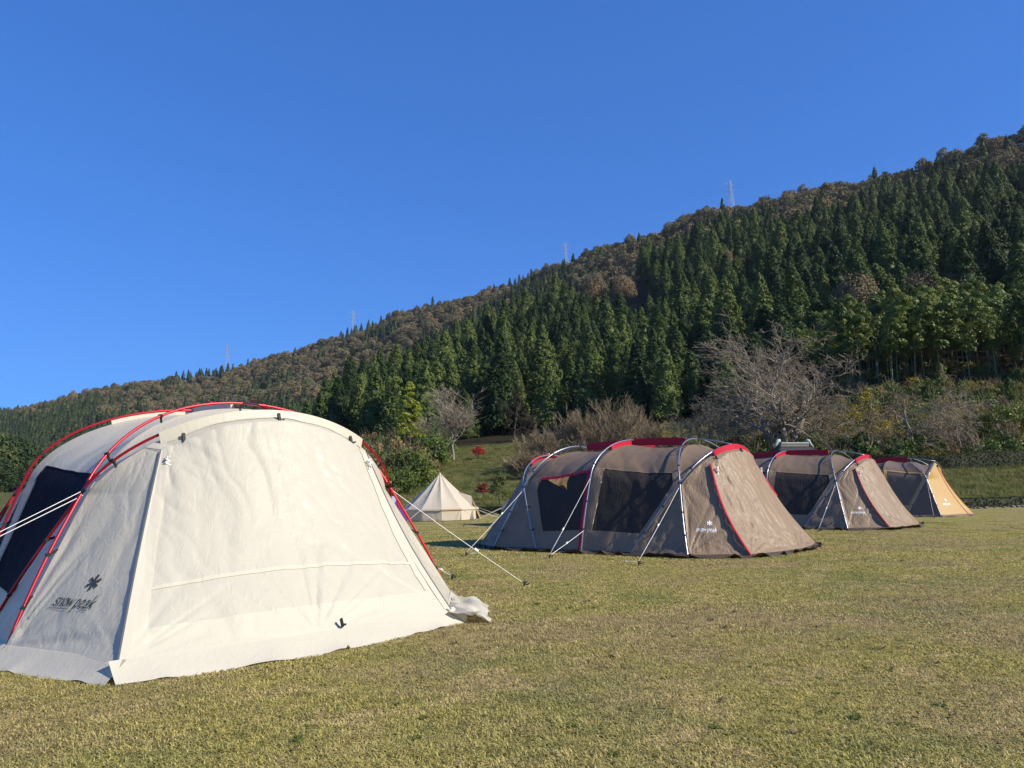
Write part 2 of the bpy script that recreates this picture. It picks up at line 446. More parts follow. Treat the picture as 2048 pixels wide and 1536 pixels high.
def ground_z(x, y):
    x = np.asarray(x, float); y = np.asarray(y, float)
    shp = x.shape; x = x.ravel(); y = y.ravel()
    az = np.arctan2(x, y); d = np.hypot(x, y)
    Dk = np.stack([np.interp(az, AZK, r) for r in ST_D]); Zk = np.stack([np.interp(az, AZK, r) for r in ST_Z])
    z = np.where(d < Dk[0], -.02 - .3 * np.clip(Dk[0] - d, 0, 1), Zk[-1])
    for k in range(6):
        t = (d - Dk[k]) / (Dk[k + 1] - Dk[k])
        tt = np.clip(t, 0, 1)
        e = {0: tt, 1: tt * (1 - .2 * (1 - tt)), 2: tt ** 1.16, 3: smooth(0, 1, tt), 4: tt ** 1.15, 5: smooth(0, 1, tt)}[k]
        zz = Zk[k] + (Zk[k + 1] - Zk[k]) * e
        z = np.where((t >= 0) & (t <= 1), zz, z)
    amp = np.clip((d - Dk[0]) / 40, 0, 1) * np.clip(d / 90, .15, 4.5)
    z = z + amp * (fbm(x / 42, y / 42, 5, 3) - .5) * 2.2 * np.clip(d / 160, .12, 3) / np.clip(d / 160, 1, 3)
    return z.reshape(shp)

def on_ground(u, dist):
    p = back(u, 960, dist); return np.array([p[0], p[1], float(ground_z(p[0], p[1]))])

# field: one level sheet reaching far past the hills
ring = [0, 6, 14, 30, 60, 150, 500, 4000]
V = [(0, 0, 0)]; Fc = []
NS = 64
for r in ring[1:]:
    V += [(r * math.cos(2 * PI * k / NS), r * math.sin(2 * PI * k / NS), 0) for k in range(NS)]
Fc += [(0, 1 + k, 1 + (k + 1) % NS) for k in range(NS)]
for i in range(len(ring) - 2):
    for k in range(NS):
        a, b = 1 + i * NS + k, 1 + i * NS + (k + 1) % NS
        Fc.append((a, a + NS, b + NS, b))
field = structure(put('field', make_mesh('field', V, Fc, M['turf'], False)))

NA, ND = 300, 210
az = np.linspace(-1.25, 1.25, NA)
tt = np.linspace(0, 1, ND)
dd = 36 * (1750 / 36.) ** tt
A, Dg = np.meshgrid(az, dd)
X, Y = Dg * np.sin(A), Dg * np.cos(A)
Z = ground_z(X, Y)
V = np.stack([X, Y, Z], -1).reshape(-1, 3)
I = np.arange(NA * ND).reshape(ND, NA)
Fq = np.stack([I[:-1, :-1], I[:-1, 1:], I[1:, 1:], I[1:, :-1]], -1).reshape(-1, 4)
dmid = Dg[:-1, :-1].ravel(); amid = A[:-1, :-1].ravel()
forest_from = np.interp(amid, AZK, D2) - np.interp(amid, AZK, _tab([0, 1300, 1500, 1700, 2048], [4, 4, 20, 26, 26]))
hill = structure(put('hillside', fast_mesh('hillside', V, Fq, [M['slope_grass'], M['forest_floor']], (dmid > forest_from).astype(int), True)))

# ------------------------------------------------------------------ foliage builders
def unit_rand(n, rng):
    v = rng.normal(size=(n, 3)); return v / np.linalg.norm(v, axis=1)[:, None]

def leaf_faces(C, N, size, rng, aspect=.8, quad=False):
    """one small leaf face at each centre C, facing about N"""
    n = len(C)
    h = unit_rand(n, rng)
    a = np.cross(N, h); a /= np.linalg.norm(a, axis=1)[:, None] + 1e-9
    b = np.cross(N, a)
    s = np.asarray(size).reshape(-1, 1) if not np.isscalar(size) else size
    if quad:
        V = np.stack([C - a * s - b * s * aspect * .4, C + a * s * .2 - b * s * aspect, C + a * s + b * s * aspect * .4, C - a * s * .2 + b * s * aspect], 1)
        return V.reshape(-1, 3), np.arange(n * 4).reshape(n, 4)
    V = np.stack([C - a * s - b * s * aspect * .6, C + a * s - b * s * aspect * .6, C + b * s * aspect], 1)
    return V.reshape(-1, 3), np.arange(n * 3).reshape(n, 3)

def clump_cloud(centres, radii, per, leaf, rng, flat=.8, jit=.55, droop=0.0):
    """leaf faces wrapped round a set of clumps: light on their tops, dark between"""
    n = len(centres)
    idx = np.repeat(np.arange(n), per)
    d = unit_rand(len(idx), rng)
    d[:, 2] = np.where(d[:, 2] < -.35, -d[:, 2], d[:, 2])
    rr = radii[idx][:, None] * rng.uniform(.65, 1.05, (len(idx), 1))
    off = d * rr * np.array([1, 1, flat])
    off[:, 2] -= droop * np.hypot(off[:, 0], off[:, 1])
    C = centres[idx] + off
    N = d + unit_rand(len(idx), rng) * jit
    N /= np.linalg.norm(N, axis=1)[:, None]
    return leaf_faces(C, N, leaf * rng.uniform(.6, 1.3, len(idx)), rng)

def cone_shell(h0, h1, r0, r1, seg=9, bend=0):
    a = np.arange(seg) * 2 * PI / seg
    V = np.concatenate([np.stack([r0 * np.cos(a), r0 * np.sin(a), np.full(seg, h0)], -1), np.stack([r1 * np.cos(a), r1 * np.sin(a), np.full(seg, h1)], -1)])
    F = []
    for k in range(seg):
        j = (k + 1) % seg
        F += [(k, j, seg + j), (k, seg + j, seg + k)]
    return V, np.array(F)

def merge(parts):
    """[(V, triangles, material index)] -> one"""
    Vs, Fs, Ms, n = [], [], [], 0
    for V, F, m in parts:
        Vs.append(V); Fs.append(np.asarray(F) + n); Ms.append(np.full(len(F), m)); n += len(V)
    return np.concatenate(Vs), np.concatenate(Fs), np.concatenate(Ms)

def cedar_mesh(name, seed, H=14.0, R=2.4, clumps=120, per=26, leaf=.36, mat='cedar', taper=.75, low=.12):
    """sugi: full pointed cone of many small upswept tufts"""
    rng = np.random.default_rng(seed)
    t = rng.uniform(0, 1, clumps) ** 1.2
    prof = lambda q: R * ((1 - q ** 1.15) ** taper) * (1 - .30 * np.exp(-q / .08)) + .05
    ang = rng.uniform(0, 2 * PI, clumps)
    lob = 1 + .30 * (vnoise(t * 7 + 3 * np.cos(ang), 3 * np.sin(ang) + seed, seed) - .5)
    rad = prof(t) * lob * rng.uniform(.70, .98, clumps)
    zz = H * (low + (1 - low) * t)
    lean = rng.normal(size=2) * .2
    C = np.stack([rad * np.cos(ang) + lean[0] * t, rad * np.sin(ang) + lean[1] * t, zz], -1)
    cr = R * (.27 - .15 * t) * rng.uniform(.7, 1.35, clumps)
    V1, F1 = clump_cloud(C, cr, per, leaf, rng, 1.05, .45, .15)
    top = np.array([[lean[0], lean[1], H * .985]])
    V2, F2 = clump_cloud(top, np.array([R * .08]), per, leaf * .7, rng, 4.0)
    parts = [(V1, F1, 0), (V2, F2, 0)]
    q = np.linspace(0, 1, 7)
    for i in range(6):
        Vc, Fcn = cone_shell(H * (low + .03 + (.93 - low) * q[i]), H * (low + .03 + (.93 - low) * q[i + 1]), prof(q[i]) * .72, prof(q[i + 1]) * .72, 9)
        parts.append((Vc + np.array([lean[0] * q[i], lean[1] * q[i], 0]), Fcn, 0))
    V4, F4 = cone_shell(0, H * .3, H * .016, H * .013, 6)
    parts.append((V4, F4, 1))
    V, F, mi = merge(parts)
    return fast_mesh(name, V, F, [M[mat], M['bark']], mi)

def round_mesh(name, seed, H=9.0, R=4.0, clumps=70, per=26, leaf=.38, mat='decid_far', z0=.25, flat=.8, trunk=True):
    rng = np.random.default_rng(seed)
    d = unit_rand(clumps, rng); d[:, 2] = np.abs(d[:, 2]) * 1.1 - .15
    rr = rng.uniform(.55, 1.0, clumps) ** .6
    hh = H * (1 - z0) * .5
    C = d * rr[:, None] * np.array([R * .82, R * .82, hh * 1.2]) + np.array([0, 0, H * z0 + hh * .55])
    cr = R * .30 * rng.uniform(.7, 1.3, clumps)
    V1, F1 = clump_cloud(C, cr, per, leaf, rng, flat, .6)
    parts = [(V1, F1, 0)]
    if trunk:
        V4, F4 = cone_shell(0, H * .6, H * .028, H * .012, 6); parts.append((V4, F4, 1))
    V, F, mi = merge(parts)
    return fast_mesh(name, V, F, [M[mat], M['bark']], mi)

def shrub_mesh(name, seed, H=1.6, R=1.1, mat='shrub_green', clumps=26, per=30, leaf=.10, stems=True):
    rng = np.random.default_rng(seed)
    d = unit_rand(clumps, rng); d[:, 2] = np.abs(d[:, 2])
    C = d * rng.uniform(.45, 1, (clumps, 1)) * np.array([R * .85, R * .85, H * .78])
    C[:, 2] += H * .08
    V1, F1 = clump_cloud(C, R * .30 * rng.uniform(.6, 1.3, clumps), per, leaf, rng, .9, .8)
    parts = [(V1, F1, 0)]
    if stems:
        for k in range(7):
            a = rng.uniform(0, 2 * PI); q = rng.uniform(.3, .8)
            mb = MB(); mb.tube([(0, 0, 0), (q * R * .4 * math.cos(a), q * R * .4 * math.sin(a), H * .5), (q * R * math.cos(a), q * R * math.sin(a), H * rng.uniform(.85, 1.2))], [.03, .02, .008], 3, cap=False)
            F = np.array([t for f in mb.f for t in ((f[0], f[1], f[2]), (f[0], f[2], f[3]))])
            parts.append((np.array(mb.v), F, 1))
    V, F, mi = merge(parts)
    return fast_mesh(name, V, F, [M[mat], M['bark_twig']], mi)

def branch_tree(seed, H, spread, levels=5, trunk_r=.16, first=.25, nchild=(5, 4, 4, 3, 3), up=.25, ratio=(.62, .6, .55, .5, .5), wiggle=.18, stems=1, stem_tilt=.0, droop=0.0, minr=.008, ang=(35, 60), trunk_len=None):
    """leafless tree grown level by level: list of (points (N,m,3), radii (N,m), level)"""
    rng = np.random.default_rng(seed)
    a = 2 * PI * np.arange(stems) / max(1, stems) + rng.uniform(0, .8, stems)
    tl = rng.uniform(*stem_tilt, stems) if isinstance(stem_tilt, tuple) else stem_tilt * rng.uniform(.6, 1.25, stems)
    d = np.stack([np.cos(a) * np.sin(tl), np.sin(a) * np.sin(tl), np.cos(tl)], 1)
    p = np.stack([.12 * np.cos(a) * (stems > 1), .12 * np.sin(a) * (stems > 1), np.full(stems, -.1)], 1)
    L = np.full(stems, trunk_len or H * .55); r = trunk_r * rng.uniform(.8, 1.1, stems)
    out = []
    for lev in range(levels + 1):
        n = max(3, 6 - lev); N = len(p)
        pts = [p]; dirs = [d]; q = p; dd_ = d
        for i in range(n):
            dd_ = dd_ + rng.normal(size=(N, 3)) * wiggle * (1 if lev else .4)
            dd_[:, 2] += (up if lev < 3 else up * .5) * .3 - droop * lev * .1
            dd_ = dd_ / np.linalg.norm(dd_, axis=1)[:, None]
            q = q + dd_ * (L / n)[:, None]; pts.append(q); dirs.append(dd_)
        PT = np.stack(pts, 1); DR = np.stack(dirs, 1)
        out.append((PT, np.maximum(r[:, None] * np.linspace(1, .45, n + 1)[None], minr), lev))
        if lev == levels: break
        k = nchild[min(lev, len(nchild) - 1)]
        t = rng.uniform(first if lev == 0 else .25, 1.0, (N, k)); t[:, -1] = 1.0
        i = np.minimum((t * n).astype(int), n - 1); ft = (t * n - i)[..., None]; row = np.arange(N)[:, None]
        bp = PT[row, i] * (1 - ft) + PT[row, i + 1] * ft; base = DR[row, i + 1]
        an = np.radians(rng.uniform(*ang, (N, k))); an[:, -1] *= .5
        h = rng.normal(size=(N, k, 3)); h[..., 2] *= .5
        perp = h - base * np.sum(h * base, -1, keepdims=True); perp /= np.linalg.norm(perp, axis=-1, keepdims=True) + 1e-9
        nd = base * np.cos(an)[..., None] + perp * np.sin(an)[..., None]
        nr = r[:, None] * (1 - .55 * t) * .62
        nL = L[:, None] * ratio[min(lev, len(ratio) - 1)] * rng.uniform(.7, 1.2, (N, k))
        p, d, L, r = bp.reshape(-1, 3), nd.reshape(-1, 3), nL.ravel(), nr.ravel()
    allp = np.concatenate([P.reshape(-1, 3) for P, _, _ in out]); mx = np.percentile(allp[:, 2], 99.3); mr = np.percentile(np.hypot(allp[:, 0], allp[:, 1]), 96)
    s = np.array([spread / mr, spread / mr, H / mx])
    return [(P * s, R_, lv) for P, R_, lv in out]

def tubes_np(segs, lo=0, hi=99):
    Vs, Fs, n = [], [], 0
    for p, r, lv in segs:
        if not (lo <= lv <= hi): continue
        k = 7 if lv == 0 else 5 if lv == 1 else 3
        N, m = p.shape[:2]
        T = np.gradient(p, axis=1); T /= np.linalg.norm(T, axis=2)[..., None] + 1e-9
        ref = np.where(np.abs(T[..., 2:3]) < .9, np.array([0, 0, 1.0]), np.array([1.0, 0, 0]))
        Nn = np.cross(T, ref); Nn /= np.linalg.norm(Nn, axis=2)[..., None] + 1e-9
        B = np.cross(T, Nn)
        a = np.arange(k) * 2 * PI / k
        V = p[:, :, None, :] + r[:, :, None, None] * (np.cos(a)[:, None] * Nn[:, :, None, :] + np.sin(a)[:, None] * B[:, :, None, :])
        Vs.append(V.reshape(-1, 3))
        b = (np.arange(N) * m * k)[:, None, None]; i = np.arange(m - 1)[None, :, None] * k; j = np.arange(k)[None, None, :]; j2 = (j + 1) % k
        Fs.append(np.stack([b + i + j, b + i + j2, b + i + j2 + k, b + i + j + k], -1).reshape(-1, 4) + n)
        n += N * m * k
    return np.concatenate(Vs), np.concatenate(Fs)

def bare_tree(name, label, loc, segs, mats=('bark_pale', 'bark_twig'), cat='tree', group=None, rz=0):
    root = tag(empty(name, loc, rz), label, cat, group)
    V, F = tubes_np(segs, 0, 1); put('trunk', fast_mesh('trunk', V, F, M[mats[0]], None, True), root)
    V, F = tubes_np(segs, 2, 99); put('crown', fast_mesh('crown', V, F, M[mats[1]], None, True), root)
    return root

def stuff_scatter(name, label, pts, scale, rot, variants, cat):
    """one uncountable mass: meshes instanced on points"""
    me = bpy.data.meshes.new(name)
    me.from_pydata(np.asarray(pts).tolist(), [], [])
    for an, ty, val in (('sc', 'FLOAT', scale), ('rz', 'FLOAT', rot), ('vi', 'INT', RNG.integers(0, len(variants), len(pts)))):
        at = me.attributes.new(an, ty, 'POINT'); at.data.foreach_set('value', np.asarray(val, np.int32 if ty == 'INT' else np.float32))
    o = put(name, me)
    c = bpy.data.collections.new(name + ' source')
    for v in variants: c.objects.link(bpy.data.objects.new(v.name, v))
    ng = bpy.data.node_groups.new(name, 'GeometryNodeTree')
    ng.interface.new_socket('Geometry', in_out='INPUT', socket_type='NodeSocketGeometry')
    ng.interface.new_socket('Geometry', in_out='OUTPUT', socket_type='NodeSocketGeometry')
    n, l = ng.nodes, ng.links
    gi, go = n.new('NodeGroupInput'), n.new('NodeGroupOutput')
    ci = n.new('GeometryNodeCollectionInfo'); ci.inputs['Collection'].default_value = c
    ci.inputs['Separate Children'].default_value = True; ci.inputs['Reset Children'].default_value = True
    ip = n.new('GeometryNodeInstanceOnPoints'); ip.inputs['Pick Instance'].default_value = True
    def attr(nm, ty):
        a = n.new('GeometryNodeInputNamedAttribute'); a.data_type = ty; a.inputs[0].default_value = nm; return a.outputs[0]
    cx = n.new('ShaderNodeCombineXYZ'); l.new(attr('rz', 'FLOAT'), cx.inputs[2])
    er = n.new('FunctionNodeEulerToRotation'); l.new(cx.outputs[0], er.inputs[0])
    cs = n.new('ShaderNodeCombineXYZ'); sa = attr('sc', 'FLOAT')
    for k in range(3): l.new(sa, cs.inputs[k])
    l.new(gi.outputs[0], ip.inputs['Points']); l.new(ci.outputs[0], ip.inputs['Instance'])
    l.new(attr('vi', 'INT'), ip.inputs['Instance Index']); l.new(er.outputs[0], ip.inputs['Rotation']); l.new(cs.outputs[0], ip.inputs['Scale'])
    l.new(ip.outputs[0], go.inputs[0])
    md = o.modifiers.new('scatter', 'NODES'); md.node_group = ng
    o['kind'] = 'stuff'; o['label'] = label; o['category'] = cat
    return o

def poisson(pts, rad):
    """thin candidate points: keep those at least rad apart (rad per point)"""
    keep = []; grid = {}
    cell = float(np.min(rad))
    for i, p in enumerate(pts):
        r = rad[i]; gx, gy = int(p[0] // cell), int(p[1] // cell); k = int(r // cell) + 1
        ok = True
        for a in range(gx - k, gx + k + 1):
            for b in range(gy - k, gy + k + 1):
                for j in grid.get((a, b), ()):
                    if (pts[j][0] - p[0]) ** 2 + (pts[j][1] - p[1]) ** 2 < r * r: ok = False; break
                if not ok: break
            if not ok: break
        if ok: keep.append(i); grid.setdefault((gx, gy), []).append(i)
    return np.array(keep)

#PART2
# ------------------------------------------------------------------ tents
def bez(P0, P1, P2, P3, t):
    t = np.asarray(t)[:, None]
    return (1 - t) ** 3 * P0 + 3 * t * (1 - t) ** 2 * P1 + 3 * t * t * (1 - t) * P2 + t ** 3 * P3

def half_arch(Ft, J, A, reach, flat, bow=.03):
    Ft, J, A = [np.asarray(q, float) for q in (Ft, J, A)]
    dJ = (J - Ft) / np.linalg.norm(J - Ft)
    out = np.array([0, 1.0, 0])
    def f(t):
        t = np.atleast_1d(np.asarray(t, float))
        lo = np.clip(t / .5, 0, 1); hi = np.clip((t - .5) / .5, 0, 1)
        a = Ft + (J - Ft) * lo[:, None] + out * (bow * np.sin(PI * lo))[:, None]
        b = bez(J, J + dJ * reach, A + np.array([0, flat, 0]), A, hi)
        return np.where((t <= .5)[:, None], a, b)
    return f

def normals(G):
    du = np.gradient(G, axis=1); dv = np.gradient(G, axis=0)
    N = np.cross(du, dv); return N / (np.linalg.norm(N, axis=2)[..., None] + 1e-9)

def ridged(a): return 1 - np.abs(2 * a - 1)

def crumple(G, amp, seed, along=(3.0, 9.0), focus=(), fine=1.0, calm=None):
    """wrinkles pushed along the cloth normal; focus = points the pull folds run out from"""
    N = normals(G)
    du = np.linalg.norm(np.diff(G, axis=1), axis=2); dv = np.linalg.norm(np.diff(G, axis=0), axis=2)
    U = np.concatenate([np.zeros((G.shape[0], 1)), np.cumsum(du, 1)], 1)
    W = np.concatenate([np.zeros((1, G.shape[1])), np.cumsum(dv, 0)], 0)
    warp = fbm(U * 1.6, W * 1.6, seed + 3, 3) * 1.2
    d = (ridged(vnoise((U + .35 * W) * along[1] + warp * 2, W * along[0] + warp, seed)) ** 2 - .4) * .5 + (ridged(vnoise((U + .2 * W) * along[1] * .42 + warp, W * along[0] * .6, seed + 2)) ** 2 - .4) * .7
    d += (fbm(U * 9, W * 5, seed + 9, 3) - .5) * .30 * fine
    d += (ridged(vnoise((U + W) * 7 + warp * 2, (U - W) * 2.2, seed + 21)) ** 3) * .45 * smooth(.45, .7, fbm(U * 1.1, W * 1.1, seed + 30, 2))
    for (fu, fv, strength, reach_) in focus:
        i = int(round(fv * (G.shape[0] - 1))); j = int(round(fu * (G.shape[1] - 1)))
        c = G[i, j]; R = np.linalg.norm(G - c, axis=2)
        ang = np.arctan2(W - W[i, j], U - U[i, j])
        f = ridged(vnoise(ang * 6.5, R * .7, seed + 41)) ** 2
        d += strength * f * np.exp(-(R / reach_) ** 2) * smooth(0, .12, R) * 1.6
    nu, nv = G.shape[1], G.shape[0]
    eu = np.minimum(np.arange(nu), nu - 1 - np.arange(nu)) / max(1, nu * .06)
    ev = np.minimum(np.arange(nv), nv - 1 - np.arange(nv)) / max(1, nv * .06)
    edge = np.clip(eu, 0, 1)[None, :] * np.clip(ev, 0, 1)[:, None]
    if calm:                                                   # cloth stays flat round the printed mark
        uu, vv = np.linspace(0, 1, nu)[None, :], np.linspace(0, 1, nv)[:, None]
        edge = edge * (1 - .88 * np.exp(-((uu - calm[0]) / .30) ** 2 - ((vv - calm[1] - .03) / .15) ** 2))
    return G + N * (d * amp * edge)[..., None]

def coons(B, T, L, R):
    """B,T (nu,3); L,R (nv,3) -> (nv,nu,3)"""
    nu, nv = len(B), len(L)
    u = np.linspace(0, 1, nu)[None, :, None]; v = np.linspace(0, 1, nv)[:, None, None]
    S = (1 - v) * B[None] + v * T[None] + (1 - u) * L[:, None] + u * R[:, None]
    return S - ((1 - u) * (1 - v) * B[0] + u * (1 - v) * B[-1] + (1 - u) * v * T[0] + u * v * T[-1])

def grid_faces(nv, nu):
    I = np.arange(nv * nu).reshape(nv, nu)
    return np.stack([I[:-1, :-1], I[:-1, 1:], I[1:, 1:], I[1:, :-1]], -1)

def grid_obj(name, G, mat, parent, keep=None, label=None):
    nv, nu = G.shape[:2]
    Fq = grid_faces(nv, nu)
    Fq = Fq[keep] if keep is not None else Fq.reshape(-1, 4)
    used = np.unique(Fq); rm = np.full(nv * nu, -1); rm[used] = np.arange(len(used))
    o = put(name, fast_mesh(name, G.reshape(-1, 3)[used], rm[Fq], mat, None, True), parent)
    if label: o['label'] = label
    return o

def strip_obj(name, A, B, thick, mat, parent, label=None):
    """ribbon between two polylines with a little thickness"""
    A, B = np.asarray(A, float), np.asarray(B, float)
    G = np.stack([A, B], 0); N = normals(G)
    n = len(A)
    V = np.concatenate([A, B, B + N[1] * thick, A + N[0] * thick])
    F = []
    for i in range(n - 1):
        for k in range(4):
            a, b = k * n + i, ((k + 1) % 4) * n + i
            F.append((a, a + 1, b + 1, b))
    F += [(0, n, 2 * n, 3 * n), (n - 1, 4 * n - 1, 3 * n - 1, 2 * n - 1)]
    o = put(name, make_mesh(name, V, F, mat, False), parent)
    if label: o['label'] = label
    return o

# lettering drawn with a broad nib
GL = {
 's': (.78, [[(.62, .80), (.48, .97), (.22, .96), (.12, .76), (.30, .56), (.53, .42), (.60, .20), (.44, .02), (.18, .02), (.05, .20)]]),
 'n': (.86, [[(0, .97), (.12, .97), (.12, 0)], [(.12, .68), (.34, .96), (.54, .95), (.62, .74), (.62, 0)], [(0, .02), (.25, .02)], [(.5, .02), (.75, .02)]]),
 'o': (.82, [[(.36 + .31 * math.cos(a), .5 + .48 * math.sin(a)) for a in np.linspace(0, 2 * PI, 15)]]),
 'w': (1.12, [[(0, .97), (.28, .02), (.52, .88), (.76, .02), (1.02, .97)]]),
 'p': (.84, [[(0, .97), (.12, .97), (.12, -.58)], [(.12, .74), (.30, .97), (.54, .90), (.65, .5), (.54, .12), (.3, .01), (.12, .2)], [(-.06, -.58), (.28, -.58)]]),
 'e': (.78, [[(.1, .52), (.62, .52), (.58, .82), (.38, .98), (.15, .82), (.07, .5), (.16, .15), (.4, .01), (.64, .17)]]),
 'a': (.82, [[(.12, .80), (.3, .97), (.5, .92), (.56, .7), (.56, .1), (.7, .02)], [(.56, .58), (.25, .5), (.09, .26), (.2, .03), (.42, .08), (.56, .3)]]),
 'k': (.78, [[(0, 1.6), (.12, 1.6), (.12, 0)], [(.6, .97), (.14, .45)], [(.28, .6), (.68, .02)], [(0, .02), (.26, .02)]])}

def logo_polys(width, bold):
    """flat polygons of the printed mark, centred, in metres"""
    polys = []; x = 0.0; nib = np.array([.066, .036]) * (1 + bold)
    for ch in 'snow peak':
        if ch == ' ': x += .30; continue
        adv, strokes = GL[ch]
        for st in strokes:
            st = np.array(st, float)
            for p, q in zip(st[:-1], st[1:]):
                d = (q - p) / (np.linalg.norm(q - p) + 1e-9) * .02
                a, b = p - d, q + d
                w = nib if abs(np.cross(d / .02, nib / np.linalg.norm(nib))) > .35 else np.array([.05, -.07])
                polys.append(np.array([a - w, a + w, b + w, b - w]) + (x, 0))
        x += adv
    tot = x
    for a, b in ((-.2, .9), (1.0, 2.15), (2.3, 3.25), (5.25, 6.75)):       # the line of very small type below
        k = a
        while k < b:
            w = .11
            polys.append(np.array([(k, -.36), (k + w, -.36), (k + w, -.24), (k, -.24)])); k += .17
    polys = [np.stack([P[:, 0] + .24 * P[:, 1], P[:, 1]], 1) for P in polys]
    cx, cy = tot * .68, 3.15
    for k in range(6):
        a = PI / 2 + k * PI / 3
        d = np.array([math.cos(a), math.sin(a)]); n = np.array([-d[1], d[0]])
        i, o_ = .10, 1.0
        w0, w1 = .09 + .05 * bold, .20 + .08 * bold
        polys.append(np.array([(cx, cy) + d * i * -1 - n * w0, (cx, cy) + d * o_ - n * w1, (cx, cy) + d * o_ + n * w1, (cx, cy) + d * i * -1 + n * w0]))
    s = width / tot
    return [(P - (tot / 2, 1.0)) * s for P in polys]

def print_logo(panel, G, s, t, width, mat, parent, bold=.0):
    """lay the printed mark on a panel's cloth"""
    nv, nu = G.shape[:2]
    i, j = int(t * (nv - 1)), int(s * (nu - 1))
    c = G[i, j]; ex = G[i, min(nu - 1, j + 6)] - G[i, max(0, j - 6)]; ex /= np.linalg.norm(ex)
    n0 = normals(G)[i, j]
    up = np.array([0, 0, 1.0]); ey = up - n0 * n0[2]; ey -= ex * np.dot(ex, ey); ey /= np.linalg.norm(ey)
    n = np.cross(ex, ey)
    bvh = BVHTree.FromPolygons([tuple(p) for p in G.reshape(-1, 3)], [tuple(int(k) for k in f) for f in grid_faces(nv, nu).reshape(-1, 4)])
    mb = MB(); me_ = MB(); polys = logo_polys(width, bold); nword = len(polys) - 6
    for q, P in enumerate(polys):
        V = []
        for x, y in P:
            o = c + ex * x + ey * y
            hit = bvh.ray_cast(Vector(o + n * .3), Vector(-n), 1.0)
            V.append((np.array(hit[0]) if hit[0] is not None else o) + n * (.0035 + .00004 * q))
        (mb if q < nword else me_).add(V, [(0, 1, 2, 3)])
    me_.build('printed_emblem', mat, parent, False)
    return mb.build('printed_lettering', mat, parent, False)

STD = dict(F1=(2.171, 2.028, 0), F2=(1.026, 2.023, 0), J=(1.785, 1.468, 1.251), FA=(2.166, 0, 1.94), MA=(1.407, 0, 2.10),
           ZT=(2.143, .972, 1.568), ZB=(3.021, 1.495, 0), C=(0, 2.02, 0), CA=(0, 0, 2.157))

